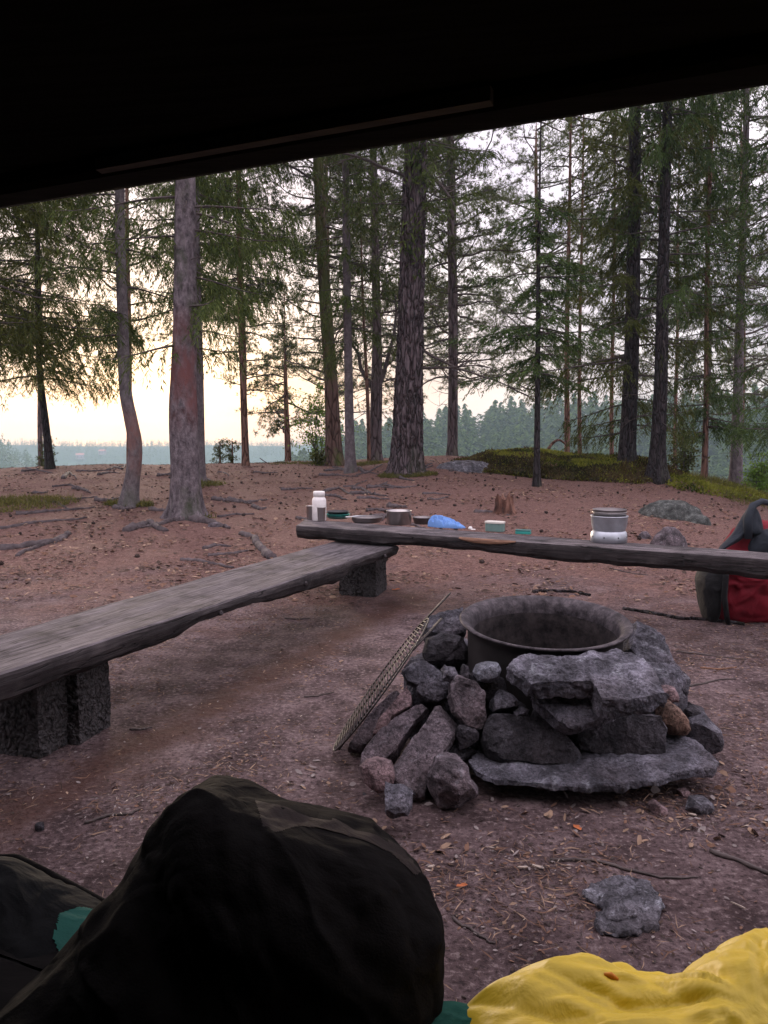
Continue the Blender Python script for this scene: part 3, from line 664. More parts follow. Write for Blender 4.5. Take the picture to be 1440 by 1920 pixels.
bush('small_bush', 'small leafy tree behind the bank right of the dark trunk', 1285, 872, 17.5, 1.2, .9, M['warm_needle'], 47, 1500, .05)
# bent dead stem behind the bank
p0 = P(1015, 856, 18); a = np.linspace(0, 1, 12)
bt = MB().tube(np.stack([p0[0] + .62 * a, 18 + a * .2, p0[2] - .12 + .5 * np.sin(a * 2.3)], -1), np.linspace(.045, .02, 12), 7)
tag(bt.build('bent_branch', M['red_bark'], smooth=True, origin=p0), 'pale orange bent branch arching behind the mossy bank', 'branch')
p0 = P(520, 866, 19); bt = MB().tube(crooked(p0, (-.4, 0, .2), .9, 8, RNG, .02, .4) + [.4, 0, -.1], np.linspace(.03, .01, 9), 6)
tag(bt.build('dead_branch', M['twig'], smooth=True, origin=p0), 'dark crooked dead branch lying on the crest beside the low spreading pine', 'branch')

# ------------------------------------------------------------------ ground cover (stuff)
def cover(name, label, cat, mat, gen, n, ls, lw, up=.8, seed=0, spike=False, h=.12):
    r = np.random.default_rng(seed); C = Crown(); x, y = gen(r, n); z = H(x, y)
    hh = r.random(len(x)) * h * (0.6 + .6 * fbm(np.stack([x * 3, y * 3, x * 0], -1), 2))
    C.twigs(np.stack([x, y, z + hh * .8], -1), r.standard_normal((len(x), 3)) * .7 + [0, 0, up], r.uniform(.6, 1.4, len(x)) * ls, np.full(len(x), lw))
    o = C.build(name, mat, None, (float(x.mean()), float(y.mean()), 0), spike); return tag(o, label, cat, kind='stuff')
def g_bank(r, n):
    a = r.uniform(0, 6.283, n); q = np.sqrt(r.random(n)); return 3.78 + 2.38 * q * np.cos(a), 16.2 + 2.6 * q * np.sin(a)
def g_bank_front(r, n):
    a = r.uniform(3.3, 6.1, n); q = r.uniform(.78, 1.02, n); return 3.78 + 2.30 * q * np.cos(a), 16.2 + 2.55 * q * np.sin(a)
cover('moss', 'yellow green moss and blueberry scrub covering the bank', 'moss', M['moss'], g_bank, 34000, .050, .011, .9, 1, h=.09)
cover('heather', 'dark heather on the front slope of the bank', 'heather', M['moss_dark'], g_bank_front, 18000, .06, .012, .6, 2, h=.12)
cover('heather', 'brown heather patches on top of the bank', 'heather', M['moss_dark'], lambda r, n: (lambda x, y: (x[fbm(np.stack([x * 1.5, y * 1.5, x * 0 + 2], -1), 2) > .02], y[fbm(np.stack([x * 1.5, y * 1.5, x * 0 + 2], -1), 2) > .02]))(*g_bank(r, n)), 26000, .06, .012, .8, 22, h=.12)
def g_bank2(r, n):
    a = r.uniform(0, 6.283, n); q = np.sqrt(r.random(n)); x = 5.6 + 2.0 * q * np.cos(a); y = 14.5 + 1.0 * q * np.sin(a); k = fbm(np.stack([x * 1.6, y * 1.6, x * 0 + 7], -1), 2) > -.12; return x[k], y[k]
cover('moss', 'moss and grass patch right of the bank, around the green boulder', 'moss', M['moss'], g_bank2, 9000, .06, .018, .8, 3, h=.07)
def g_right(r, n):
    x = r.uniform(6.0, 10.5, n); y = r.uniform(13, 19, n); return x, y
cover('grass', 'yellowish grass at the right edge of the camp site', 'grass', M['grass'], g_right, 14000, .12, .008, 1.2, 4, True, .1)
def patch(cx, cy, rx, ry):
    def g(r, n):
        a = r.uniform(0, 6.283, n); q = r.random(n) ** .6; return cx + rx * q * np.cos(a), cy + ry * q * np.sin(a)
    return g
for (px, py, rx, ry, n, lab, sd_) in ((20, 945, .9, .9, 2600, 'yellow grass patch on the slope at the left edge', 5), (243, 948, .32, .25, 1500, 'grass tuft round the foot of the curved spruce', 6), (385, 910, .35, .4, 700, 'grass tuft behind the scarred trunk', 7), (765, 893, .55, .35, 2200, 'mossy grass round the foot of the big central pine', 8), (700, 870, .5, .5, 900, 'mossy grass between the forked pine and the big pine', 9), (360, 972, .30, .12, 160, 'moss at the foot of the scarred trunk', 10), (580, 870, 1.0, .5, 700, 'thin grass on the crest left of the brown pine', 12)):
    g = G(px, py); cover('grass', lab, 'grass', M['grass'] if sd_ != 10 else M['moss'], patch(g[0], g[1], rx, ry), n, .07, .012, 1.0, sd_, True, .05)

# ------------------------------------------------------------------ STONES
def stonemat(name, c, lich=(.30, .31, .34), amt=.6):
    c = np.array(c) * np.array([.76, .75, .81]); m, nt, b = base(name, .85, 0, .3); v = vec(nt)
    n = noise(nt, v, 9, 8, .7); col = ramp(nt, n, [(.36, tuple(c * .28)), (.47, tuple(c * .75)), (.55, tuple(c * 1.25)), (.66, tuple(np.minimum(c * 2.4, .6)))])
    l = noise(nt, v, 17, 6, .75, .6); col = mixc(nt, ramp(nt, l, [(.56, (0, 0, 0)), (.68, (amt,) * 3)]), col, lich)
    d = noise(nt, v, 4, 4, .6); col = mixc(nt, ramp(nt, d, [(.50, (0, 0, 0)), (.68, (.55,) * 3)]), col, tuple(c * np.array([.55, .42, .36])))
    vc = nt.nodes.new('ShaderNodeTexVoronoi'); vc.feature = 'DISTANCE_TO_EDGE'; vc.inputs['Scale'].default_value = 13; wv = nt.nodes.new('ShaderNodeVectorMath'); wv.operation = 'MULTIPLY_ADD'; wv.inputs[1].default_value = (.25,) * 3; wn = nt.nodes.new('ShaderNodeTexNoise'); wn.inputs['Scale'].default_value = 11; wn.inputs['Detail'].default_value = 5; nt.links.new(v, wn.inputs['Vector']); nt.links.new(wn.outputs['Color'], wv.inputs[0]); nt.links.new(v, wv.inputs[2]); nt.links.new(wv.outputs[0], vc.inputs['Vector'])
    col = mixc(nt, .8, col, ramp(nt, vc.outputs['Distance'], [(0, (.25,) * 3), (.035, (1, 1, 1))]), 'MULTIPLY')
    gr_ = noise(nt, v, 120, 4, .7); col = mixc(nt, .8, col, ramp(nt, gr_, [(.35, (.45,) * 3), (.5, (1, 1, 1)), (.66, (1.6,) * 3)]), 'MULTIPLY')
    nt.links.new(col, b.inputs['Base Color'])
    h = nt.nodes.new('ShaderNodeMath'); h.operation = 'MULTIPLY_ADD'; h.inputs[1].default_value = .45; nt.links.new(noise(nt, v, 60, 6, .7), h.inputs[0]); nt.links.new(n, h.inputs[2])
    bump(nt, b, h.outputs[0], 1.0, .02); return m
M['st_grey'] = stonemat('grey_stone', (.135, .130, .145)); M['st_dark'] = stonemat('sooty_stone', (.060, .055, .060), (.16, .16, .18), .35)
M['st_brown'] = stonemat('brown_grey_stone', (.165, .135, .140)); M['st_tan'] = stonemat('tan_stone', (.22, .14, .10), (.3, .25, .22), .3)
M['st_pink'] = stonemat('pinkish_stone', (.24, .165, .16), (.36, .30, .30), .4); M['st_blue'] = stonemat('smooth_blue_grey_stone', (.20, .21, .23), (.3, .31, .33), .2)
M['st_moss'] = stonemat('mossy_boulder', (.105, .112, .098), (.20, .215, .19), .6)
M['st_light'] = stonemat('light_weathered_stone', (.14, .135, .145), (.42, .43, .48), .95)

def rock(name, label, cat, outline, nrm, thick, mat, group=None, seed=0, rough=.012, cuts=3, bev=.80, freq=14, sub=(0.62,), smooth=False, chip_=0, flat_=False):
    """closed stone from a 3-D outline lying near a plane: full-size belt, smaller rounded front and back, broken faces"""
    r = np.random.default_rng(seed); O = np.array(outline, float); c = O.mean(0); nrm = norm(np.array(nrm, float))
    m = len(O); dens = 5; idx = np.arange(m * dens) / dens; i0 = idx.astype(int) % m; i1 = (i0 + 1) % m; fr = (idx % 1)[:, None]
    E_ = O[i0] * (1 - fr) + O[i1] * fr; k = len(E_)
    rings = [(.30, .52), (.62, .50), (bev, .45), (.95, .30), (1.0, .08), (1.0, -.15), (.94, -.34), (.80, -.46), (.5, -.5)] if bev < .89 else [(.35, .50), (.70, .50), (bev, .48), (.975, .42), (1.0, .28), (1.0, -.2), (.97, -.40), (.88, -.48), (.5, -.5)]
    V = []; tilt = r.normal(size=3) * .05
    for (s, h) in rings:
        V.append(c + (E_ - c) * s + nrm * thick * h)
    V = np.concatenate(V + [[c + nrm * thick * .52], [c - nrm * thick * .5]])
    R = len(rings); i, j = np.meshgrid(np.arange(R - 1), np.arange(k), indexing='ij'); j2 = (j + 1) % k
    Fq = np.stack([i * k + j, i * k + j2, (i + 1) * k + j2, (i + 1) * k + j], -1).reshape(-1, 4)
    q = np.arange(k); q2 = (q + 1) % k; Ft = np.concatenate([np.stack([q2, q, np.full(k, R * k)], -1), np.stack([(R - 1) * k + q, (R - 1) * k + q2, np.full(k, R * k + 1)], -1)])
    import bmesh
    me = bpy.data.meshes.new('tmp'); me.from_pydata(V.tolist(), [], Fq.tolist() + Ft.tolist()); bm = bmesh.new(); bm.from_mesh(me); bpy.data.meshes.remove(me)
    bmesh.ops.subdivide_edges(bm, edges=[e_ for e_ in bm.edges if e_.calc_length() > .018], cuts=1 if cuts < 3 else 2, use_grid_fill=True)
    if cuts >= 3: bmesh.ops.subdivide_edges(bm, edges=[e_ for e_ in bm.edges if e_.calc_length() > .011], cuts=1, use_grid_fill=True)
    bmesh.ops.triangulate(bm, faces=bm.faces[:]); bmesh.ops.recalc_face_normals(bm, faces=bm.faces[:])
    bm.normal_update(); P_ = np.array([v.co[:] for v in bm.verts]); Nn = np.array([v.normal[:] for v in bm.verts]); Fc = np.array([[v.index for v in f.verts] for f in bm.faces]); bm.free()
    s = seed * 1.7
    if chip_:
        cc = P_.mean(0)
        if not flat_: P_ = cc + (P_ - cc) * (1.13 if bev < .89 else 1.05)
        for q in range(chip_):
            dr_ = r.standard_normal(3); dr_ = dr_ / np.linalg.norm(dr_); 
            if flat_: dr_ = dr_ - nrm * np.dot(dr_, nrm) * .75; dr_ /= np.linalg.norm(dr_)
            e_ = (P_ - cc) @ dr_; mxx = e_.max(); lim = mxx * (r.uniform(.82, .97) if flat_ or bev > .89 else r.uniform(.70, .90)); ov = np.maximum(e_ - lim, 0); P_ = P_ - dr_ * (ov * .92)[:, None]
    if flat_: rough = rough * .75
    elif not smooth: rough = rough * .45
    a = fbm(P_ * freq + s, 3); cell = np.abs(fbm(P_ * freq * .55 + s + 5, 2)); st = np.floor(fbm(P_ * np.array([freq * .4] * 3) + s + 9, 2) * 5) / 5 * (.35 if flat_ else 1)
    P_ = P_ + Nn * ((a * .9 + st * 1.3 - cell * 1.4) * rough + fbm(P_ * freq * 5 + s, 2) * rough * .45 + (np.abs(fbm(P_ * freq * 2.6 + s + 31, 2)) - .2) * rough * 1.0)[:, None]
    o = mk(name, P_, Fc, mat, None, smooth, None, P_.mean(0)); tag(o, label, cat, group)
    return o
GP = 'stones of the fire pit'
u = lambda a, b: (600 + .5833 * a, 1080 + .5833 * b)
def slab(label, pts, z_front, z_back, thick, mat, seed, rough=.012, bev=.9, **kw):
    """outline seen from above; height runs from z_front at the lowest picture row to z_back at the highest"""
    vs = [u(*p)[1] for p in pts]; a, b = max(vs), min(vs); O = []
    for p in pts:
        x, y = u(*p); z = z_front + (z_back - z_front) * (a - y) / max(a - b, 1); O.append(PZ(x, y, z))
    O = np.array(O); c = O.mean(0); n = np.linalg.svd(O - c)[2][2]; n = n if n[2] > 0 else -n
    return rock('fire_pit_stone', label, 'stone', O - n * thick * .25, n, thick, mat, GP, seed, rough, bev=bev, **{**dict(chip_=5, flat_=True), **kw})
def lump(label, pts, d, thick, mat, seed, lean=0., rough=.015, bev=.72, name='fire_pit_stone', group=GP, turn=0., back=.5, **kw):
    """outline seen from the front, standing at depth d; lean tips its top away"""
    ys = [u(*p)[1] for p in pts]; a = max(ys); O = []
    xs = [u(*p)[0] for p in pts]; xm = sum(xs) / len(xs)
    for p in pts:
        x, y = u(*p); O.append(P(x, y, d + lean * (a - y) / F * d + turn * (x - xm) / F * d))
    O = np.array(O); c = O.mean(0); n = np.linalg.svd(O - c)[2][2]; n = n if n[1] < 0 else -n
    return rock(name, label, 'stone', O - n * thick * back, n, thick, mat, group, seed, rough, bev=bev, chip_=0 if kw.get('smooth') else 11, **kw)

slab('wide thin slab lying lowest at the front of the fire pit', [(470, 590), (500, 628), (560, 655), (640, 664), (700, 668), (770, 676), (830, 680), (872, 684), (905, 674), (940, 676), (975, 682), (1000, 668), (1050, 664), (1100, 662), (1130, 646), (1185, 634), (1270, 622), (1286, 600), (1250, 568), (1205, 530), (1090, 490), (850, 480), (600, 500), (500, 560)], .072, .105, .034, M['st_grey'], 1, .011, .96, chip_=0)
slab('top slab leaning against the steel ring, broken layered edge', [(588, 285), (602, 254), (700, 256), (790, 258), (880, 245), (960, 238), (1040, 258), (1078, 300), (1100, 345), (1130, 388), (1080, 395), (990, 412), (905, 412), (890, 380), (878, 352), (760, 352), (672, 362), (662, 345), (620, 318)], .325, .41, .075, M['st_grey'], 2, .016, .93)
slab('tilted slab under the top one, facing the shelter', [(665, 372), (760, 362), (880, 368), (990, 405), (975, 436), (915, 470), (860, 484), (800, 496), (758, 476), (705, 432)], .215, .31, .07, M['st_grey'], 3, .014, .93)
lump('broad dark wedge shaped stone in the middle of the front', [(532, 530), (540, 465), (560, 445), (650, 445), (745, 450), (805, 515), (862, 585), (845, 612), (700, 604), (550, 580)], 2.30, .22, M['st_dark'], 4, .5, bev=.93)
lump('dark blue grey block right of the wedge stone, under the slabs', [(820, 500), (880, 462), (1000, 430), (1100, 448), (1122, 490), (1118, 580), (980, 592), (840, 582)], 2.36, .24, M['st_dark'], 5, .4, bev=.93)
lump('rounded tan stone at the right end of the pit', [(1112, 410), (1140, 402), (1175, 430), (1205, 470), (1214, 505), (1195, 528), (1140, 520), (1110, 480)], 2.42, .14, M['st_tan'], 6, .2, .006, smooth=True)
lump('small pinkish round stone wedged above the tan one', [(1096, 368), (1120, 352), (1150, 358), (1167, 385), (1164, 412), (1130, 415), (1105, 400)], 2.52, .10, M['st_pink'], 7, .2, .005, smooth=True)
lump('large sloping grey stone behind the right side of the ring', [(985, 168), (1000, 146), (1045, 130), (1085, 160), (1112, 205), (1135, 262), (1180, 315), (1192, 335), (1182, 380), (1140, 350), (1090, 330), (1050, 290), (1010, 245), (975, 215)], 2.62, .22, M['st_grey'], 8, .9, .018, bev=.93)
lump('grey boulder at the outer right foot of the pit', [(1205, 480), (1240, 448), (1285, 452), (1305, 500), (1308, 545), (1290, 582), (1250, 575), (1215, 540)], 2.50, .16, M['st_grey'], 9, .3)
lump('small dark stone between the tan stone and the outer boulder', [(1180, 432), (1215, 414), (1246, 430), (1245, 462), (1200, 475), (1182, 455)], 2.60, .10, M['st_dark'], 10, .2)
lump('smooth egg shaped blue grey stone beside the steel ring', [(497, 318), (510, 292), (545, 279), (580, 282), (592, 305), (580, 335), (545, 352), (512, 345)], 2.40, .11, M['st_blue'], 11, .2, .003, smooth=True)
lump('upright brown grey block left of the middle', [(424, 330), (445, 320), (500, 335), (535, 375), (542, 455), (520, 500), (480, 495), (430, 440), (416, 390)], 2.36, .14, M['st_brown'], 12, .35, bev=.93)
lump('pale tilted slab beside the grill at the upper left', [(262, 300), (300, 275), (345, 270), (385, 300), (412, 350), (414, 395), (370, 402), (330, 390), (312, 372), (316, 350), (280, 338)], 2.52, .10, M['st_grey'], 13, .5, bev=.93)
lump('long stone leaning diagonally at the left front', [(230, 620), (262, 560), (330, 470), (378, 402), (420, 430), (442, 462), (428, 515), (392, 580), (352, 640), (335, 700), (290, 705), (238, 655)], 2.22, .13, M['st_brown'], 14, .8, .015, bev=.93)
lump('flat slanting stone between the grill and the long leaning stone', [(116, 596), (140, 560), (185, 500), (238, 445), (290, 418), (355, 405), (340, 430), (290, 490), (240, 560), (200, 600), (150, 610)], 2.36, .11, M['st_brown'], 15, .8, .014, bev=.93)
lump('light rough slab behind the slanting stone', [(175, 500), (205, 440), (245, 385), (280, 350), (300, 380), (290, 420), (230, 450), (200, 500)], 2.45, .09, M['st_pink'], 16, .7, bev=.93)
lump('pale round stone low at the left foot', [(126, 625), (150, 602), (185, 594), (225, 605), (236, 650), (225, 690), (185, 698), (145, 670)], 2.17, .13, M['st_pink'], 17, .3, .008)
lump('blocky grey stone lying foremost at the left', [(198, 690), (212, 665), (250, 670), (300, 705), (307, 745), (285, 780), (235, 786), (203, 760)], 2.02, .12, M['st_grey'], 18, .3)
lump('dark stone with pinkish top next to the foremost grey one', [(362, 650), (382, 590), (410, 572), (450, 580), (480, 620), (485, 655), (512, 680), (505, 710), (440, 742), (395, 738), (366, 700)], 2.13, .16, M['st_brown'], 19, .4, .016)
lump('small grey stone below the egg shaped one', [(555, 400), (580, 362), (610, 372), (642, 400), (640, 425), (600, 440), (560, 440)], 2.38, .10, M['st_grey'], 20, .3)
lump('small flat stone under the small grey one', [(618, 430), (650, 408), (680, 430), (676, 452), (630, 456)], 2.37, .08, M['st_grey'], 21, .3)
lump('dark rounded stone below the grill handles, against the ring', [(345, 250), (355, 210), (400, 190), (455, 200), (482, 240), (484, 300), (420, 305), (360, 290)], 2.72, .16, M['st_dark'], 22, .2)
lump('flat topped grey stone under the grill handles, back left', [(336, 160), (345, 125), (400, 108), (460, 95), (480, 130), (470, 185), (400, 192), (345, 185)], 2.84, .18, M['st_grey'], 23, .6, bev=.93)
lump('small upright stone between the pale slab and the ring', [(390, 300), (405, 284), (440, 290), (452, 322), (430, 345), (400, 335)], 2.46, .08, M['st_grey'], 24, .3)
lump('narrow sharp stone beside the ring above the upright block', [(450, 310), (462, 280), (485, 285), (492, 320), (480, 345), (455, 335)], 2.47, .07, M['st_dark'], 25, .3)
lump('reddish brown flat stone low under the grill', [(92, 540), (110, 505), (160, 440), (210, 390), (250, 360), (262, 400), (215, 460), (170, 520), (130, 556)], 2.55, .08, M['st_brown'], 26, .8, bev=.93)
lump('small dark filler stone right of the upright block', [(430, 520), (440, 480), (480, 485), (510, 500), (505, 540), (450, 560)], 2.34, .10, M['st_dark'], 27, .3)
lump('low dark stone behind the long leaning stone', [(340, 700), (350, 640), (400, 560), (440, 520), (500, 560), (470, 590), (380, 640)], 2.32, .12, M['st_dark'], 28, .5)
# stones round the back of the ring, mostly hidden from the shelter
RC = np.array([.575, 2.76])
for q, a in enumerate(np.linspace(-.1, 3.3, 8)):
    c = np.array([RC[0] + .40 * math.cos(a), RC[1] + .38 * math.sin(a), .12]); r = np.random.default_rng(90 + q); t = np.linspace(0, 6.283, 8, endpoint=False)
    O = np.stack([c[0] + .13 * np.cos(t) * r.uniform(.8, 1.15, 8), c[1] + .12 * np.sin(t) * r.uniform(.8, 1.15, 8), np.full(8, .14 + .04 * r.random())], -1)
    rock('fire_pit_stone', 'rough grey stone behind the steel ring, ' + 'first second third fourth fifth sixth seventh eighth'.split()[q] + ' from the right going round', 'stone', O, (0, 0, 1), .24, M['st_grey'], 'stones packed round the back of the ring', 40 + q, .02, 2)
# inner packing stones that carry the slabs
for q, (a, z) in enumerate(((-2.9, .10), (-2.5, .10), (-2.1, .12), (-1.7, .13), (-1.25, .13), (-.8, .12), (-.4, .12))):
    c = (RC[0] + .325 * math.cos(a), RC[1] + .325 * math.sin(a)); r = np.random.default_rng(120 + q); t = np.linspace(0, 6.283, 8, endpoint=False)
    O = np.stack([c[0] + .075 * np.cos(t) * r.uniform(.8, 1.1, 8), c[1] + .06 * np.sin(t) * r.uniform(.8, 1.1, 8), np.full(8, z)], -1)
    rock('packing_stone', 'dark packing stone inside the front of the fire pit, ' + 'first second third fourth fifth sixth seventh'.split()[q] + ' from the left', 'stone', O, (0, 0, 1), .22, M['st_dark'], 'packing stones inside the fire pit', 60 + q, .015, 2)
lump('dark stone under the egg shaped one', [(478, 350), (500, 325), (560, 330), (610, 345), (615, 400), (560, 440), (500, 420)], 2.46, .12, M['st_dark'], 29, .2)
# loose stones
GL = 'loose stones on the ground'
lump('small pinkish stone in front of the slab, left of the two', [(1058, 745), (1085, 728), (1125, 755), (1122, 772), (1085, 778)], G(*u(1090, 776))[1], .05, M['st_pink'], 31, .2, .004, name='pebble', group=GL)
lump('small grey stone in front of the slab, right of the two', [(1195, 760), (1212, 726), (1250, 722), (1285, 750), (1278, 782), (1225, 786)], G(*u(1240, 784))[1], .07, M['st_light'], 32, .2, .006, name='pebble', group=GL)
lump('tiny reddish stone right under the slab edge', [(1152, 690), (1175, 682), (1198, 700), (1190, 715), (1165, 712)], G(*u(1175, 714))[1], .03, M['st_pink'], 33, .2, .003, name='pebble', group=GL)
lump('flat dark pebble left of the foremost grey stone', [(112, 715), (140, 702), (170, 710), (165, 728), (125, 730)], G(*u(140, 728))[1], .04, M['st_dark'], 34, .2, .003, name='pebble', group=GL)
# embedded stone in the foreground
O = [PZ(x, y, .004) for x, y in ((1088, 1668), (1130, 1645), (1180, 1640), (1225, 1652), (1243, 1690), (1232, 1738), (1200, 1748), (1160, 1760), (1122, 1755), (1116, 1725), (1128, 1705), (1100, 1690))]
rock('embedded_stone', 'pale weathered stone sunk in the dirt in front of the shelter', 'stone', O, (0, 0, 1), 0.026, M['st_light'], None, 35, .015, 3, .62, smooth=True)
# boulder and rocks behind the benches
def boulder(label, px, py, rx, ry, h, mat, seed, sink=.3, name='boulder', group=None, rough=.16, rz=0.):
    g = G(px, py); th = np.linspace(0, 2 * PI, 72, endpoint=False); ph = np.linspace(-.9, PI / 2 - .03, 34); T_, F_ = np.meshgrid(th, ph)
    D = np.stack([np.cos(T_) * np.cos(F_), np.sin(T_) * np.cos(F_), np.sin(F_)], -1)
    sg = np.sign(D) * np.abs(D) ** .86; R = 1 + rough * fbm(D * 1.3 + seed, 2) + rough * .35 * fbm(D * 4 + seed, 3) - rough * .5 * np.abs(fbm(D * 2.1 + seed + 7, 2)) + rough * .07 * fbm(D * 16 + seed, 2)
    V = sg * R[..., None] * np.array([rx, ry, h * (1 + sink) / 1.0]); V[..., 2] -= h * sink
    c_, s_ = math.cos(rz), math.sin(rz); V = V.reshape(-1, 3) @ np.array([[c_, s_, 0], [-s_, c_, 0], [0, 0, 1]]) ; V[:, 1] += ry
    V = np.concatenate([V, [V[-72:].mean(0)]]); i, j = np.meshgrid(np.arange(33), np.arange(72), indexing='ij'); j2 = (j + 1) % 72; q = np.arange(72)
    o = mk(name, V, [np.stack([i * 72 + j, i * 72 + j2, (i + 1) * 72 + j2, (i + 1) * 72 + j], -1).reshape(-1, 4), np.stack([33 * 72 + q, 33 * 72 + (q + 1) % 72, q * 0 + len(V) - 1], -1)], mat, None, True); o.location = [float(t) for t in g]
    return tag(o, label, name.replace('_', ' '), group)
boulder('smooth mossy green grey boulder behind the red bag', 1272, 976, .44, .30, .24, M['st_moss'], 51, rz=-.15)
boulder('smaller rounded rock leaning in front of the mossy boulder', 1318, 985, .17, .14, .12, M['st_moss'], 52)
boulder('pointed grey rock showing just over the long plank', 1265, 1032, .19, .15, .19, M['st_brown'], 53)
boulder('small grey rock on the plank line left of the pointed one', 1212, 1012, .07, .06, .07, M['st_brown'], 54)
boulder('flat lichen grey rock face at the left end of the mossy bank', 872, 886, .62, .45, .24, M['st_light'], 55)
boulder('low grey rock at the foot of the scarred trunk', 400, 990, .08, .06, .05, M['st_brown'], 56)

# ------------------------------------------------------------------ steel fire ring
m, nt, b = base('sooty_steel', .62, .55, .4); v = vec(nt); n = noise(nt, v, 24, 8, .7)
nt.links.new(ramp(nt, n, [(.36, (.020, .016, .018)), (.5, (.062, .052, .058)), (.66, (.13, .11, .118))]), b.inputs['Base Color']); bump(nt, b, noise(nt, v, 40, 6, .7), .5, .006); M['steel'] = m
m, nt, b = base('soot', .8, .2, .3); v = vec(nt); nt.links.new(ramp(nt, noise(nt, v, 22, 8, .7), [(.36, (.012, .010, .011)), (.64, (.062, .050, .050))]), b.inputs['Base Color']); bump(nt, b, noise(nt, v, 30, 5), .4, .008); M['soot'] = m
m, nt, b = base('outer_soot', .85, .1, .2); nt.links.new(ramp(nt, noise(nt, vec(nt), 6, 7), [(.35, (.014, .012, .012)), (.7, (.050, .042, .042))]), b.inputs['Base Color']); M['soot2'] = m
ring = empty('fire_ring', (RC[0], RC[1], -.02)); tag(ring, 'round rusty steel fire ring with a broad flanged rim set in the stones', 'fire ring')
MB().lathe([(.300, .464), (.308, .464), (.311, .468), (.308, .473), (.300, .472), (.286, .467), (.274, .458), (.266, .442), (.262, .415)], k=96).build('rim', M['steel'], ring, True)
MB().lathe([(.262, .415), (.258, .38), (.262, .36), (.258, .25), (.25, .14), (.20, .11), (.0, .105)], k=96).build('inner_wall', M['soot'], ring, True)
MB().lathe([(.300, .462), (.292, .458), (.284, .450), (.280, .42), (.278, .30), (.280, .02)], k=96).build('outer_wall', M['soot2'], ring, True)
ring.rotation_euler = (math.radians(5), 0, 0); ring.scale = (.975, .975, 1)
m, nt, b = base('ash', .95, 0, .1); nt.links.new(ramp(nt, noise(nt, vec(nt), 18, 8, .7), [(.35, (.05, .045, .045)), (.7, (.16, .15, .155))]), b.inputs['Base Color']); bump(nt, b, noise(nt, vec(nt), 25, 6), .8, .02)
t = MB().lathe([(.225, 0), (.15, .03), (.07, .045), (0, .05)], c=(RC[0], RC[1], .105), k=40); a_ = t.build('ash', m, None, True, (RC[0], RC[1], .105)); tag(a_, 'ash lying in the bottom of the fire ring', 'ash', kind='stuff')

# ------------------------------------------------------------------ grill grate leaning on the stones
m, nt, b = base('grill_steel', .55, .5, .4); nt.links.new(ramp(nt, noise(nt, vec(nt), 12, 6), [(.35, (.012, .010, .010)), (.65, (.055, .045, .042))]), b.inputs['Base Color']); M['grill'] = m
A0 = PZ(626, 1404, .012); A1 = P(803, 1160, 2.72); GC = (A0 + A1) / 2; GR_ = np.linalg.norm(A1 - A0) / 2; gu = (A1 - A0) / (2 * GR_)
gw = np.array([.125, .992, 0]); gw = gw - gu * np.dot(gw, gu); gw /= np.linalg.norm(gw); gn = np.cross(gu, gw)
gr = empty('grill_grate', A0); tag(gr, 'round steel grill grate leaning steeply against the left side of the fire pit', 'grill grate')
ta = np.linspace(0, 2 * PI, 65); MB().tube(GC + GR_ * (np.cos(ta)[:, None] * gu + np.sin(ta)[:, None] * gw), .0030, 8, False).build('frame', M['grill'], gr, True, A0)
rods = MB(); nr_ = 36
for k in range(1, nr_):
    f = -1 + 2 * k / nr_; h_ = math.sqrt(1 - f * f) * GR_; c_ = GC + gu * f * GR_; rods.tube([c_ - gw * h_, c_ + gw * h_], .0027, 6)
for f in (-.45, .45):
    h_ = math.sqrt(1 - f * f) * GR_; c_ = GC + gw * f * GR_ - gn * .005; rods.tube([c_ - gu * h_, c_ + gu * h_], .0032, 6)
rods.build('rods', M['grill'], gr, True, A0)
for st_, en in ((GC + GR_ * (math.cos(-.95) * gu + math.sin(-.95) * gw), P(828, 1160, 2.62)), (GC + GR_ * (math.cos(.6) * gu + math.sin(.6) * gw), P(844, 1112, 2.95))):
    v_ = (en - st_) / np.linalg.norm(en - st_); sd_ = gw * .012; MB().tube([st_ - sd_, st_ * .5 + en * .5 - sd_, en - v_ * .012 - sd_, en, en - v_ * .012 + sd_, st_ * .5 + en * .5 + sd_, st_ + sd_], .0034, 8).build('handle', M['grill'], gr, True, A0)

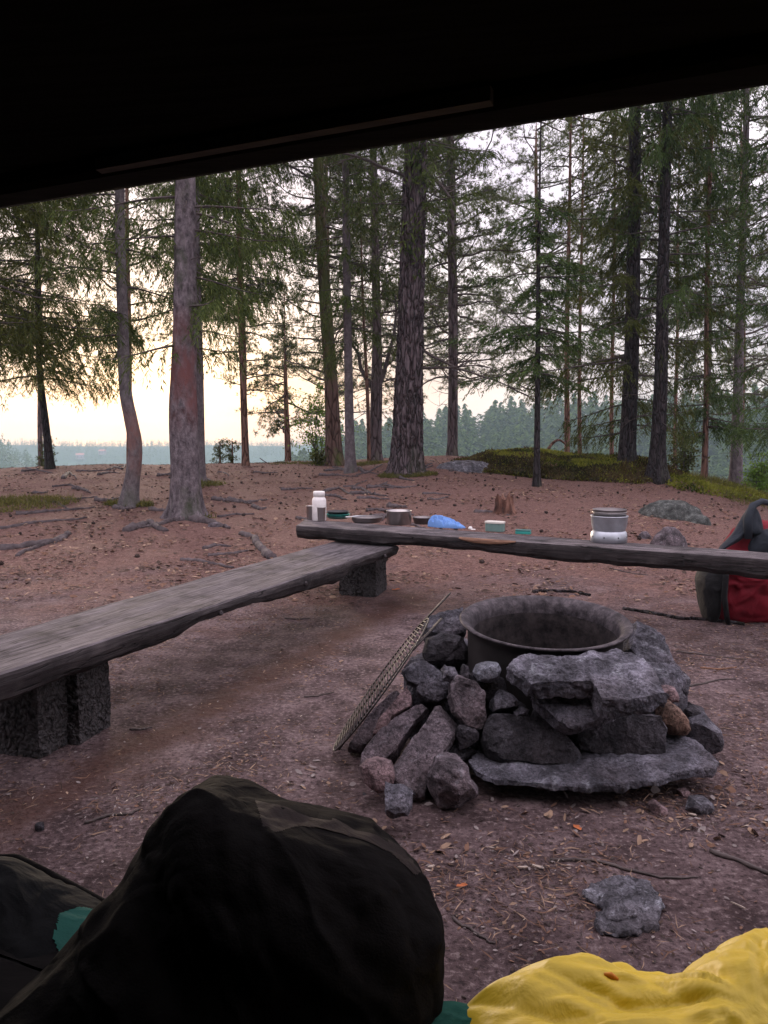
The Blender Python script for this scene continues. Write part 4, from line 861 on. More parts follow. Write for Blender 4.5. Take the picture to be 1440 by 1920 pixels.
# ------------------------------------------------------------------ benches
def woodmat(name, stops, rot, dark=.5):
    m, nt, b = base(name, .82, 0, .2)
    t = nt.nodes.new('ShaderNodeTexCoord'); mp = nt.nodes.new('ShaderNodeMapping'); mp.vector_type = 'TEXTURE'; mp.inputs['Rotation'].default_value = (0, 0, rot); nt.links.new(t.outputs['Object'], mp.inputs[0])
    sc = nt.nodes.new('ShaderNodeMapping'); sc.inputs['Scale'].default_value = (2.2, 40, 40); nt.links.new(mp.outputs[0], sc.inputs[0])
    g = noise(nt, sc.outputs[0], 1.6, 9, .75, .6); pt = noise(nt, mp.outputs[0], 5, 6, .65, .3); c = ramp(nt, g, stops)
    c = mixc(nt, ramp(nt, pt, [(.30, (.85,) * 3), (.50, (0, 0, 0))]), c, tuple(np.array(stops[0][1]) * dark))
    c = mixc(nt, ramp(nt, pt, [(.56, (0, 0, 0)), (.74, (.5,) * 3)]), c, tuple(np.minimum(np.array(stops[-1][1]) * 1.3, .6)))
    sc2 = nt.nodes.new('ShaderNodeMapping'); sc2.inputs['Scale'].default_value = (.5, 9, 9); nt.links.new(mp.outputs[0], sc2.inputs[0])
    ck = noise(nt, sc2.outputs[0], 2.2, 3, .5, .2); cr = ramp(nt, ck, [(.485, (1, 1, 1)), (.497, (.12,) * 3), (.509, (1, 1, 1))]); c = mixc(nt, 1.0, c, cr, 'MULTIPLY')
    sc3 = nt.nodes.new('ShaderNodeMapping'); sc3.inputs['Scale'].default_value = (.9, 30, 30); nt.links.new(mp.outputs[0], sc3.inputs[0]); ck2 = noise(nt, sc3.outputs[0], 1.3, 2, .5, .1); c = mixc(nt, .85, c, ramp(nt, ck2, [(.46, (1, 1, 1)), (.485, (.35,) * 3), (.51, (1, 1, 1))]), 'MULTIPLY')
    nt.links.new(c, b.inputs['Base Color'])
    h = nt.nodes.new('ShaderNodeMath'); h.operation = 'MULTIPLY_ADD'; h.inputs[1].default_value = .6; nt.links.new(g, h.inputs[0]); nt.links.new(cr, h.inputs[2]); bump(nt, b, h.outputs[0], .7, .01)
    return m
def plank(name, label, e0, e1, b0, b1, th, mat, seed, cat='bench', under=.6, n=160, m=14, wav=.012, ctrl=None):
    """e0,e1: front top edge ends; b0,b1 back top edge ends. A split log: flat top, irregular rounded belly."""
    e0, e1, b0, b1 = map(np.array, (e0, e1, b0, b1)); V = []
    s = np.linspace(0, 1, n); Ls = np.linalg.norm(e1 - e0)
    for q, f in enumerate(s):
        e = e0 + (e1 - e0) * f; b_ = b0 + (b1 - b0) * f; w = b_ - e; wl = np.linalg.norm(w)
        x = f * Ls
        nf = fbm(np.array([[x * 2.2, seed, 0], [x * 2.2, seed, 9.], [x * 1.6, seed, 20.], [x * 9, seed, 30.], [x * 14, seed, 44.]]), 3)
        e = e - w / wl * (wav * nf[0] * 1.5 + .006 * nf[3] + .004 * nf[4]); b_ = b_ + w / wl * (wav * nf[1] * 1.5 + .006 * nf[4]); t = th * (1 + .22 * nf[2] + .08 * nf[3])
        if ctrl is not None: t = t * np.interp(f, *ctrl)
        w = b_ - e
        pr = [(0, 0), (.03, .004), (.12, .002), (.25, 0), (.4, -.002), (.5, 0), (.62, .002), (.78, 0), (.9, .002), (.98, .002), (1, -.006), (1.01, -.35 * t), (.93, -.8 * t), (.7, -1.0 * t), (.4, -1.04 * t), (.13, -1. * t), (.015, -.72 * t), (-.018, -.3 * t), (-.012, -.010)]
        for (a, z) in pr:
            V.append(e + w * a + np.array([0, 0, z]))
    V = np.array(V); k = len(pr)
    V += (fbm(V * np.array([9, 9, 22]) + seed, 3) * .006)[:, None] * np.array([.5, .5, 1]) * (np.tile([0.35] * 11 + [1.6] * 8, n))[:, None]
    i, j = np.meshgrid(np.arange(n - 1), np.arange(k), indexing='ij'); j2 = (j + 1) % k
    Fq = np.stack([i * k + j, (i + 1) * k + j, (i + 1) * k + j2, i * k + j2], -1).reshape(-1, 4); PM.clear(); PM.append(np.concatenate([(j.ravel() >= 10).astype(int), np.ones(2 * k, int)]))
    V = np.concatenate([V, [V[:k].mean(0)], [V[-k:].mean(0)]]); q = np.arange(k); q2 = (q + 1) % k
    Ft = np.concatenate([np.stack([q, q2, np.full(k, n * k)], -1), np.stack([(n - 1) * k + q2, (n - 1) * k + q, np.full(k, n * k + 1)], -1)])
    return V, [Fq, Ft]
ZB, ZT = .385, .485; PM = []
M['bench'] = woodmat('weathered_bench_wood', [(.36, (.062, .052, .055)), (.5, (.105, .090, .096)), (.64, (.175, .152, .162))], math.atan2(2.68, 1.15))
M['table'] = woodmat('dark_plank_wood', [(.36, (.035, .030, .032)), (.5, (.105, .090, .095)), (.64, (.25, .215, .222))], math.atan2(-1.51, 2.57))
M['side'] = woodmat('shaded_bench_side', [(.28, (.016, .013, .013)), (.5, (.042, .035, .036)), (.72, (.095, .08, .08))], math.atan2(2.68, 1.15))  # weathered sides; shade of the front and underside is put into this darker colour
M['side2'] = woodmat('shaded_plank_side', [(.28, (.014, .012, .012)), (.5, (.036, .030, .031)), (.72, (.085, .072, .072))], math.atan2(-1.51, 2.57))  # likewise for the plank: shade on its front and belly painted as darker wood
def ext(a, b, t): return a + (b - a) * t
be0, be1 = PZ(0, 1268, ZB), PZ(745, 1024, ZB); bb0, bb1 = PZ(0, 1190, ZB), PZ(632, 1013, ZB)
org = tuple(ext(be0, be1, .5)); org = (org[0], org[1], 0)
bench = empty('log_bench', org); tag(bench, 'long weathered split log bench running from the left foreground to the far corner', 'bench')
V, Fs = plank('seat', '', ext(be0, be1, -.24), be1, ext(bb0, bb1, -.24), bb1, .095, M['bench'], 3, ctrl=([0, .2, .3, .42, .45, .5, .75, .8, .83, 1], [1.15, 1.2, 1.0, 1.15, .8, .75, 1.15, 1.1, .7, .8]))
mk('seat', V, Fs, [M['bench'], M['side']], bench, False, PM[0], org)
for f in (.36, .60, .93):
    p = ext(be0, be1, f) + np.array([.004, -.012, -.035]); MB().tube([p, p + np.array([.010, -.004, 0])], [.013, .009], 10).build('knot', M['bench'], bench, True, org)
m, nt, b = base('porous_block', .95, 0, .1); v = vec(nt); vo = nt.nodes.new('ShaderNodeTexVoronoi'); vo.inputs['Scale'].default_value = 60; wv = nt.nodes.new('ShaderNodeVectorMath'); wv.operation = 'MULTIPLY_ADD'; wv.inputs[1].default_value = (.05,) * 3; wn = nt.nodes.new('ShaderNodeTexNoise'); wn.inputs['Scale'].default_value = 30; wn.inputs['Detail'].default_value = 5; nt.links.new(v, wn.inputs['Vector']); nt.links.new(wn.outputs['Color'], wv.inputs[0]); nt.links.new(v, wv.inputs[2]); nt.links.new(wv.outputs[0], vo.inputs['Vector'])
c = ramp(nt, vo.outputs['Distance'], [(.25, (.085, .078, .08)), (.6, (.05, .045, .045)), (.8, (.012, .011, .011))]); c = mixc(nt, ramp(nt, noise(nt, v, 8, 5), [(.4, (0, 0, 0)), (.7, (.6,) * 3)]), c, (.12, .11, .11)); nt.links.new(c, b.inputs['Base Color'])
ih = nt.nodes.new('ShaderNodeMath'); ih.operation = 'SUBTRACT'; ih.inputs[0].default_value = 1; nt.links.new(vo.outputs['Distance'], ih.inputs[1]); bump(nt, b, ih.outputs[0], 1.0, .02); M['block'] = m
def block(label, c, hx, hy, z0, z1, rz, parent_org=None, seed=0):
    import bmesh
    bm = bmesh.new(); bmesh.ops.create_cube(bm, size=2)
    for v_ in bm.verts: v_.co = Vector((v_.co.x * hx, v_.co.y * hy, v_.co.z * (z1 - z0) / 2))
    bmesh.ops.subdivide_edges(bm, edges=bm.edges[:], cuts=26, use_grid_fill=True); bm.normal_update()
    Pq = np.array([v_.co[:] for v_ in bm.verts]); Nn = np.array([v_.normal[:] for v_ in bm.verts]); Fc = np.array([[v_.index for v_ in f.verts] for f in bm.faces]); bm.free()
    Pq += Nn * ((fbm(Pq * 60 + seed, 2) * .0055 + fbm(Pq * 9 + seed, 2) * .006))[:, None]
    R = np.array([[math.cos(rz), -math.sin(rz), 0], [math.sin(rz), math.cos(rz), 0], [0, 0, 1]]); Pq = Pq @ R.T + np.array([c[0], c[1], (z0 + z1) / 2])
    o = mk('concrete_block', Pq, Fc, M['block'], None, False, None, (c[0], c[1], z0)); return tag(o, label, 'concrete block', 'concrete blocks carrying the benches')
BR = math.atan2(-.375, .927) 
block('porous concrete block under the near end of the bench, left one', PZ(52, 1335, .15) + [-.02, .08, 0], .115, .10, -.05, ZB - .105, -.32, seed=1)
block('narrow porous concrete block under the near end of the bench, right one', PZ(140, 1320, .15) + [-.02, .10, 0], .060, .10, -.05, ZB - .10, -.22, seed=2)
block('porous concrete block under the far corner where bench and plank meet', P(678, 1125, 5.38) * [1, 1, 0] + [0.01, 0.06, 0], .135, .13, -.03, ZB - .075, -.30, seed=3)
te0, te1 = PZ(556, 986, ZT), PZ(1440, 1049, ZT); tb0, tb1 = PZ(572, 974, ZT), PZ(1440, 1037, ZT)
org = ext(te0, te1, .5); org = (org[0], org[1], 0)
tabl = empty('plank_bench', org); tag(tabl, 'long dark split log plank across the middle carrying the camping dishes', 'bench')
V, Fs = plank('seat', '', te0, ext(te0, te1, 1.45), tb0, ext(tb0, tb1, 1.45), .092, M['table'], 8, ctrl=([0, .05, .16, .2, .5, 1], [.95, .95, 1.0, .85, 1.0, 1.1]))
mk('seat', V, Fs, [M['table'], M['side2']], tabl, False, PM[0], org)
ps = ext(te0, te1, 1.36) * np.array([1, 1, 0])
block('porous concrete block under the right end of the long plank, beyond the frame', ps + [.02, .12, 0], .16, .12, -.05, ZT - .10, -.5, seed=4)
# fresh orange split on the front edge
m, nt, b = base('raw_wood', .7); nt.links.new(ramp(nt, noise(nt, vec(nt, (3, 3, 40)), 4, 6), [(.35, (.10, .048, .030)), (.7, (.25, .135, .085))]), b.inputs['Base Color']); M['raw'] = m
f0, f1 = (860 - 556) / 884 * 1.0, (968 - 556) / 884
def edgept(px, dz=0., out=0.):
    y = np.interp(px, [556, 1440], [986, 1049]); p = PZ(px, y, ZT); dn = np.array([-.50, -.86, 0]); return p + dn * out + [0, 0, dz]
sp = MB(); aa = np.linspace(0, 1, 14)
top_ = np.array([edgept(862 + 106 * t, .001, .010) for t in aa]); bot = np.array([edgept(862 + 106 * t, -.022 * math.sin(math.pi * min(1, t * 1.05)) ** .6 - .003, .022) for t in aa])
sp.add(np.concatenate([top_ + [0.006, .012, .003], top_, bot, bot + [.02, .035, 0]]), np.concatenate([np.stack([np.arange(13) + r_ * 14, np.arange(13) + 1 + r_ * 14, np.arange(13) + 1 + (r_ + 1) * 14, np.arange(13) + (r_ + 1) * 14], -1) for r_ in range(3)] + [np.stack([np.arange(13) + 42, np.arange(13) + 43, np.arange(13) + 1, np.arange(13)], -1)]))
sp.build('split_edge', M['raw'], tabl, True, org)

# ------------------------------------------------------------------ camping dishes on the plank
def simp(name, c, rough=.4, metal=0, spec=.5, var=.12, bs=.1):
    c = np.array(c); m, nt, b = base(name, rough, metal, spec); v = vec(nt)
    nt.links.new(ramp(nt, noise(nt, v, 25, 5), [(.3, tuple(c * (1 - var))), (.7, tuple(np.minimum(c * (1 + var), .95)))]), b.inputs['Base Color'])
    if bs: bump(nt, b, noise(nt, v, 80, 4), bs, .002)
    return m
M['alu'] = simp('brushed_aluminium', (.46, .48, .52), .48, .9); M['inox'] = simp('stainless_steel', (.42, .39, .38), .3, .9); M['dinox'] = simp('dark_pan', (.20, .18, .18), .4, .7)
M['black'] = simp('black_plastic', (.025, .025, .028), .5); M['teal'] = simp('teal_plastic', (.03, .30, .26), .45); M['dteal'] = simp('dark_green_plastic', (.03, .13, .12), .45)
M['white'] = simp('frosted_white_plastic', (.78, .74, .72), .5); M['sage'] = simp('sage_green_tin', (.13, .21, .19), .5); M['cream'] = simp('cream_lid', (.62, .58, .52), .5)
GD = 'camping dishes on the plank'
def plk(px, py): return PZ(px, py, ZT + .002)
# bottle
p = plk(598, 977) + np.array([.0, .03, 0]); o = empty('water_bottle', p); tag(o, 'white wide mouth water bottle standing behind the two steel cups', 'bottle', GD)
MB().lathe([(0, 0), (.046, 0), (.052, .006), (.052, .148), (.049, .163), (.040, .174), (.038, .180)], k=36).build('body', M['white'], o, True)
MB().lathe([(.037, .180), (.043, .181), (.043, .212), (.040, .218), (0, .219)], k=36).build('cap', M['white'], o, True)
# cups
for (px, py, lab) in ((583, 974, 'small steel cup at the left end of the plank, left one'), (602, 977, 'small steel cup at the left end of the plank, right one under the bottle')):
    p = plk(px, py); o = tag(MB().lathe([(0, 0), (.027, 0), (.030, .004), (.034, .100), (.036, .102), (.034, .104), (.032, .100), (.028, .006), (0, .005)], k=32).build('steel_cup', M['inox'], None, True), lab, 'cup', GD); o.location = p
# plates
def plate(lab, px, py, dz, R, h, mat):
    o = tag(MB().lathe([(0, 0), (R * .72, 0), (R * .80, .003), (R * .95, h), (R, h + .001), (R, h + .004), (R * .94, h + .003), (R * .78, .006), (0, .004)], k=44).build('plate', mat, None, True), lab, 'plate', GD); o.location = plk(px, py) + np.array([0, .0, dz]); return o
plate('teal plastic plate at the bottom of the small stack', 634, 972, 0, .092, .016, M['dteal']); plate('bright teal plate in the middle of the small stack', 634, 972, .014, .092, .018, M['teal']); plate('dark plate on top of the small stack', 634, 972, .030, .090, .022, M['black'])
# frying pan with cutlery
p = plk(688, 979); o = empty('frying_pan', p); tag(o, 'shallow dark frying pan with cutlery laid across its left rim', 'pan', GD)
MB().lathe([(0, 0), (.095, 0), (.108, .012), (.114, .036), (.117, .038), (.114, .041), (.105, .014), (.092, .004), (0, .004)], k=48).build('body', M['dinox'], o, True)
for (dx, lab, mt) in ((-.095, 'white spoon lying on the rim of the dark pan', 'white'), (-.075, 'steel fork lying on the rim of the dark pan', 'alu')):
    t = MB().tube([(dx - .03, -.06, .045), (dx + .02, .0, .045), (dx + .06, .05, .04)], [.003, .0035, .004], 8)
    if mt == 'white': t.lathe([(0, -.004), (.014, -.002), (.018, .003), (.014, .001), (0, -.002)], (dx - .04, -.073, .045), 16)
    else:
        for k in (-1, 0, 1): t.tube([(dx - .03 + k * .005, -.06, .045), (dx - .055 + k * .006, -.088, .046)], .0016, 5)
    q = t.build('spoon' if mt == 'white' else 'fork', M[mt], None, True); q.location = p; tag(q, lab, 'cutlery', GD)
# pot
p = plk(748, 983); o = empty('cooking_pot', p); tag(o, 'straight sided steel cooking pot between the two dark pans', 'pot', GD)
MB().lathe([(0, 0), (.082, 0), (.088, .006), (.088, .094), (.091, .096), (.091, .099), (.086, .098), (.085, .01), (0, .006)], k=48).build('body', M['inox'], o, True)
plate('dark shallow bowl right of the steel pot, partly behind the blue cloth', 793, 982, 0, .078, .045, M['dinox'])
# cloth
def heap(name, lab, cat, c, hx, hy, h, mat, seed, rz=0, ridg=1., n=90, group=None, shape=None, fr=16, origin=None):
    g = np.linspace(-1, 1, n); X_, Y_ = np.meshgrid(g, g, indexing='ij'); rr = np.sqrt(X_ ** 2 + Y_ ** 2); th = np.arctan2(Y_, X_)
    ed = 1 + .22 * fbm(np.stack([np.cos(th) * 1.6, np.sin(th) * 1.6, th * 0 + seed], -1), 2); q = np.clip(1 - (np.maximum(np.abs(X_), np.abs(Y_))) ** 2.2, 0, 1)
    Xd, Yd = X_ * np.sqrt(1 - Y_ ** 2 / 2), Y_ * np.sqrt(1 - X_ ** 2 / 2)
    pn = np.stack([Xd * hx * fr, Yd * hy * fr, Xd * 0 + seed], -1); rid = 1 - np.abs(fbm(pn + fbm(pn * .7, 2)[..., None] * 1.2, 3)) * 2.2
    base_h = (shape(Xd, Yd) if shape else 1.0) * q ** .42
    Zt = h * base_h * (.72 + .34 * rid * ridg * .8) + .004
    ed3 = ed[..., None]; V = np.stack([Xd * hx * ed, Yd * hy * ed, np.maximum(Zt, .004)], -1)
    Vb = V.copy(); Vb[..., 2] = .0; c_, s_ = math.cos(rz), math.sin(rz); V = np.concatenate([V.reshape(-1, 3), Vb.reshape(-1, 3)]) @ np.array([[c_, s_, 0], [-s_, c_, 0], [0, 0, 1]])
    i, j = np.meshgrid(np.arange(n - 1), np.arange(n - 1), indexing='ij'); a = i * n + j; Ft = np.stack([a, a + n, a + n + 1, a + 1], -1).reshape(-1, 4); Fb = Ft[:, ::-1] + n * n
    bd = np.concatenate([np.arange(n - 1) * n, (n - 1) * n + np.arange(n - 1), (np.arange(n - 1, 0, -1)) * n + n - 1, np.arange(n - 1, 0, -1)]); b2 = np.roll(bd, -1); Fsid = np.stack([bd, bd + n * n, b2 + n * n, b2], -1)
    o = mk(name, V, np.concatenate([Ft, Fb, Fsid]), mat, None, True); o.location = [float(t) for t in c]; return tag(o, lab, cat, group) if lab else o
m, nt, b = base('blue_cloth', .9, 0, .1); b.inputs['Base Color'].default_value = (.16, .30, .62, 1); bump(nt, b, noise(nt, vec(nt), 160, 3), .3, .002); M['cloth'] = m
heap('cloth', 'crumpled light blue cloth lying on the plank', 'cloth', plk(836, 989) + np.array([.0, .015, 0]), .135, .06, .060, M['cloth'], 3, -.45, 1.9, shape=lambda x, y: 1.25 - .55 * (x + .6), group=GD, fr=34)
p = plk(882, 993); t = MB().lathe([(0, 0), (.012, 0), (.014, .010), (.009, .020), (0, .022)], k=16).lathe([(.004, 0), (.018, .001), (.018, .004), (0, .005)], (.016, -.006, 0), 16); q = t.build('bottle_top', M['white'], None, True); q.location = p; tag(q, 'tiny white cap and stub lying right of the blue cloth', 'cap', GD)
def rbox(w, dpt, h, r=.012, k=6, z0=0):
    pts = []
    for cx, cy, a0 in ((w - r, dpt - r, 0), (-w + r, dpt - r, 90), (-w + r, -dpt + r, 180), (w - r, -dpt + r, 270)):
        for q in range(k): a = math.radians(a0 + 90 * q / (k - 1)); pts.append((cx + r * math.cos(a), cy + r * math.sin(a)))
    pts = np.array(pts); n = len(pts); V = []; 
    for (s, z) in ((.0, 0), (.95, 0), (1, .003), (1, h - .003), (.96, h), (0, h)): V.append(np.column_stack([pts * s, np.full(n, z + z0)]))
    V = np.concatenate(V); i, j = np.meshgrid(np.arange(5), np.arange(n), indexing='ij'); j2 = (j + 1) % n
    return V, np.stack([i * n + j, i * n + j2, (i + 1) * n + j2, (i + 1) * n + j], -1).reshape(-1, 4)
p = plk(928, 996); o = empty('food_tin', p); o.rotation_euler = (0, 0, -.55); tag(o, 'small sage green oblong tin with a cream lid', 'tin', GD)
MB().add(*rbox(.062, .036, .052, .022)).build('body', M['sage'], o); MB().add(*rbox(.065, .039, .014, .024, 6, .052)).build('lid', M['cream'], o)
p = plk(981, 1001); o = empty('soap_box', p); o.rotation_euler = (0, 0, -.35); tag(o, 'small flat teal box right of the sage tin', 'box', GD)
MB().add(*rbox(.048, .024, .018, .006)).build('body', M['teal'], o); MB().add(*rbox(.049, .025, .009, .006, 6, .018)).build('lid', M['dteal'], o)
# camping stove
p = plk(1144, 1017) + np.array([0, .03, 0]); o = empty('camping_stove', p); tag(o, 'aluminium camping stove set with nested pots, standing on the plank', 'camping stove', GD)
MB().lathe([(.100, 0), (.104, .002), (.105, .030), (.102, .055), (.094, .066), (.092, .068), (.090, .066), (.098, .05), (.100, .004)], k=64).build('base', M['alu'], o, True)
for k in range(8):
    a = k / 8 * 6.283 + .25; c_ = np.array([math.cos(a) * .1045, math.sin(a) * .1045, .034]); n_ = np.array([math.cos(a), math.sin(a), 0]); MB().tube([c_ - n_ * .003, c_ + n_ * .0015], .0045, 10).build('vent_hole', M['black'], o, False)
MB().lathe([(.090, .060), (.094, .074), (.101, .098), (.106, .150), (.108, .154), (.106, .157), (.100, .154), (.092, .08), (.088, .064)], k=64).build('windshield', M['alu'], o, True)
MB().lathe([(0, .09), (.088, .092), (.094, .10), (.096, .175), (.100, .177), (.098, .180), (.093, .178), (.090, .10), (0, .096)], k=56).build('pot', M['inox'], o, True)
MB().lathe([(0, .170), (.085, .170), (.093, .176), (.0965, .190), (.0985, .192), (.0965, .194), (.090, .181), (0, .176)], k=56).build('pan_lid', M['dinox'], o, True)

# ------------------------------------------------------------------ red bag behind the plank
def fabric(name, c, rough=.75, bs=.5, spec=.25, sheen=0, scale=7, var=.25):
    c = np.array(c); m, nt, b = base(name, rough, 0, spec); v = vec(nt)
    nt.links.new(ramp(nt, noise(nt, v, 5, 5), [(.3, tuple(c * (1 - var))), (.7, tuple(np.minimum(c * (1 + var), .95)))]), b.inputs['Base Color'])
    h = nt.nodes.new('ShaderNodeMath'); h.operation = 'MULTIPLY_ADD'; h.inputs[1].default_value = .04; nt.links.new(noise(nt, v, 300, 2), h.inputs[0]); nt.links.new(noise(nt, v, scale, 4, .5, 1.0), h.inputs[2]); bump(nt, b, h.outputs[0], bs, .03); return m
M['redfab'] = fabric('red_fabric', (.17, .006, .016)); M['greyfab'] = fabric('blue_grey_fabric', (.022, .027, .036)); M['blackfab'] = fabric('black_fabric', (.018, .018, .02))
def blob(outline, nrm, thick, n=26, k=None, wr=.01, seed=0, fr=12, pw=.5, smoothn=80):
    """pillow: closed smooth outline, bulging both ways"""
    O = np.array(outline, float); m_ = len(O); t = np.linspace(0, m_, smoothn, endpoint=False); i0 = t.astype(int); f = (t - i0)[:, None]
    p0, p1, p2, p3 = O[(i0 - 1) % m_], O[i0 % m_], O[(i0 + 1) % m_], O[(i0 + 2) % m_]
    E_ = .5 * ((2 * p1) + (-p0 + p2) * f + (2 * p0 - 5 * p1 + 4 * p2 - p3) * f ** 2 + (-p0 + 3 * p1 - 3 * p2 + p3) * f ** 3)
    c = E_.mean(0); nrm = norm(np.array(nrm, float)); s = np.sin(np.linspace(0, math.pi / 2, n)); h = np.cos(np.linspace(0, math.pi / 2, n)) ** (2 * pw)
    R1 = [c + (E_ - c) * a + nrm * thick * b_ for a, b_ in zip(s[1:], h[1:])]; R2 = [c + (E_ - c) * a - nrm * thick * b_ for a, b_ in zip(s[1:-1][::-1], h[1:-1][::-1])]
    Rg = R1 + R2; k = smoothn; V = np.concatenate(Rg + [[c + nrm * thick], [c - nrm * thick]]); Rn = len(Rg)
    i, j = np.meshgrid(np.arange(Rn - 1), np.arange(k), indexing='ij'); j2 = (j + 1) % k; Fq = np.stack([i * k + j, i * k + j2, (i + 1) * k + j2, (i + 1) * k + j], -1).reshape(-1, 4)
    q = np.arange(k); q2 = (q + 1) % k; Ft = np.concatenate([np.stack([q2, q, np.full(k, Rn * k)], -1), np.stack([(Rn - 1) * k + q, (Rn - 1) * k + q2, np.full(k, Rn * k + 1)], -1)])
    dirv = norm(V - c); rid = np.abs(fbm(V * fr + seed + fbm(V * fr * .5, 2)[:, None] * 1.5, 3)); V = V + dirv * ((.4 - rid * 1.6) * wr)[:, None]
    return V, [Fq, Ft]
db = 4.62; gb = G(1400, 1172); db = gb[1] + .12; ob = np.array([P(1400, 1100, db)[0], db, 0])
bag = empty('dry_bag', ob); tag(bag, 'red bag with dark grey sides and strap, standing behind the plank at right', 'bag')
def pb(pts, dd=0): return [P(x, y, db + dd) for x, y in pts]
V, Fs = blob(pb([(1335, 1165), (1322, 1110), (1326, 1072), (1350, 1036), (1392, 985), (1430, 978), (1490, 1000), (1520, 1060), (1525, 1168), (1430, 1174)]), (0, -1, 0), .17, wr=.035, seed=2, pw=.4); mk('body', V, Fs, M['redfab'], bag, True, None, ob)
V, Fs = blob(pb([(1322, 1160), (1312, 1110), (1312, 1078), (1330, 1045), (1362, 1030), (1352, 1075), (1342, 1110), (1338, 1162)], -.03), (0, -1, 0), .13, wr=.008, seed=3, pw=.35); mk('side_panel', V, Fs, M['blackfab'], bag, True, None, ob)
V, Fs = blob(pb([(1345, 1034), (1375, 1000), (1400, 958), (1412, 945), (1425, 970), (1428, 1000), (1400, 1005), (1372, 1022)], -.12), (0, -1, 0), .05, wr=.008, seed=4); mk('flap', V, Fs, M['greyfab'], bag, True, None, ob)
V, Fs = blob(pb([(1408, 1038), (1415, 1005), (1440, 992), (1490, 990), (1500, 1040)], -.13), (0, -1, 0), .06, wr=.008, seed=5); mk('top_pocket', V, Fs, M['greyfab'], bag, True, None, ob)
MB().tube([P(1365, 1172, db - .16), P(1358, 1120, db - .185), P(1362, 1070, db - .185), P(1380, 1040, db - .17)], [.016, .018, .018, .014], 8).build('strap', M['blackfab'], bag, True, ob)
MB().tube([P(1403, 1010, db - .19), P(1402, 975, db - .19), P(1412, 948, db - .17), P(1428, 940, db - .12), P(1450, 945, db - .1)], [.022, .026, .022, .018, .018], 10).build('strap', M['greyfab'], bag, True, ob)

# strap on the ground, sticks, roots
def gpath(pts, dz=.0, n=24):
    Q = np.array([G(x, y) for x, y in pts]); t = np.linspace(0, len(Q) - 1, n); X_ = np.interp(t, np.arange(len(Q)), Q[:, 0]); Y_ = np.interp(t, np.arange(len(Q)), Q[:, 1])
    return np.stack([X_, Y_, H(X_, Y_) + dz], -1)
def stick(lab, pts, r0, r1, mat=None, name='stick', cat='stick', group='sticks on the ground', jit=.006, dz=None, k=6, n=24, flat=None):
    p = gpath(pts, r0 * .55 if dz is None else dz, n); r = np.random.default_rng(int(pts[0][0] * 7 + pts[0][1]))
    p += (np.cumsum(r.standard_normal(p.shape), 0) * jit / 3) * [1, 1, .2]
    p[:, 2] = H(p[:, 0], p[:, 1]) + (r0 * .55 if dz is None else dz) + np.abs(r.standard_normal(n)) * r0 * .15
    R_ = np.linspace(r0, r1, n) * r.uniform(.8, 1.2, n); o = MB().tube(p, R_, k).build(name, mat or M['twig'], None, True, p[0]); return tag(o, lab, cat, group)
stick('long dark branch lying behind the fire pit, towards the red bag', [(1168, 1143), (1215, 1152), (1262, 1160), (1318, 1165), (1390, 1176)], .012, .010, M['dark_bark'])
stick('short dark branch behind the steel ring', [(998, 1113), (1040, 1110), (1075, 1113), (1106, 1118)], .014, .008, M['dark_bark'])
stick('thin dark twig right of the fire pit', [(1268, 1226), (1330, 1232), (1402, 1240)], .005, .003)
stick('thin dark twig right of the pit, lower one', [(1290, 1291), (1335, 1281), (1378, 1276)], .005, .003)
stick('pale straw coloured stick right of the pit', [(1312, 1256), (1345, 1258), (1374, 1254)], .005, .004, M['raw'])
stick('thin curved twig under the plank near the stove', [(1145, 1067), (1165, 1072), (1190, 1077), (1218, 1080)], .006, .003)
stick('long thin twig in front of the sunken stone', [(1030, 1617), (1100, 1628), (1160, 1632), (1232, 1648), (1300, 1656)], .005, .002)
stick('long straight stick at the right edge of the foreground', [(1335, 1608), (1375, 1628), (1440, 1655), (1500, 1670)], .007, .004)
stick('thin bent twig in the lower foreground beside the black bag', [(850, 1727), (880, 1750), (910, 1768), (924, 1778)], .004, .002)
stick('thin stick on the dirt left of the black bag', [(160, 1546), (200, 1540), (240, 1530), (258, 1526)], .005, .003)
stick('thin dark twig on the dirt below the bench', [(245, 1370), (265, 1368), (288, 1366)], .005, .003)
stick('thin twig on the dirt in the middle of the camp', [(570, 1310), (600, 1308), (632, 1300)], .004, .002)
stick('dark twig below the middle of the bench', [(535, 1162), (555, 1164), (580, 1161)], .007, .004)
rootm = nmat('root_bark', [(.3, (.035, .027, .029)), (.7, (.135, .108, .112))], 14, .9, bs=.6, bd=.008); M['root'] = rootm
GR = 'exposed tree roots'
def root(lab, pts, r0, r1, **k): return stick(lab, pts, r0, r1, M['root'], 'tree_root', 'root', GR, .012, dz=r0 * .05, k=8, n=30)
root('thick root ending in a raised knob left of the bench', [(0, 1031), (60, 1024), (100, 1018), (132, 1000), (118, 1012), (70, 1028), (40, 1042)], .045, .018)
root('pale thick root emerging beside the middle of the bench', [(450, 1002), (478, 1010), (490, 1030), (505, 1047)], .032, .045)
root('root left of the pale thick one, near the bench', [(392, 1043), (430, 1040), (468, 1034)], .022, .014)
root('wavy root just above the bench, left of the pale one', [(340, 1052), (375, 1052), (410, 1058), (445, 1066)], .02, .014)
root('short dark root above the bench', [(382, 1030), (405, 1024), (428, 1026)], .026, .012)
root('knotty root stub below the thick scarred trunk', [(236, 998), (262, 990), (280, 982), (298, 992), (312, 998)], .05, .03)
root('long low root on the slope at the left', [(0, 992), (50, 984), (90, 980), (140, 978), (170, 972)], .028, .012)
root('root running across the left slope above the long low one', [(30, 965), (70, 963), (130, 958), (180, 952)], .035, .014)
root('root spreading right from the scarred trunk', [(355, 975), (385, 980), (408, 986), (430, 992)], .07, .012)
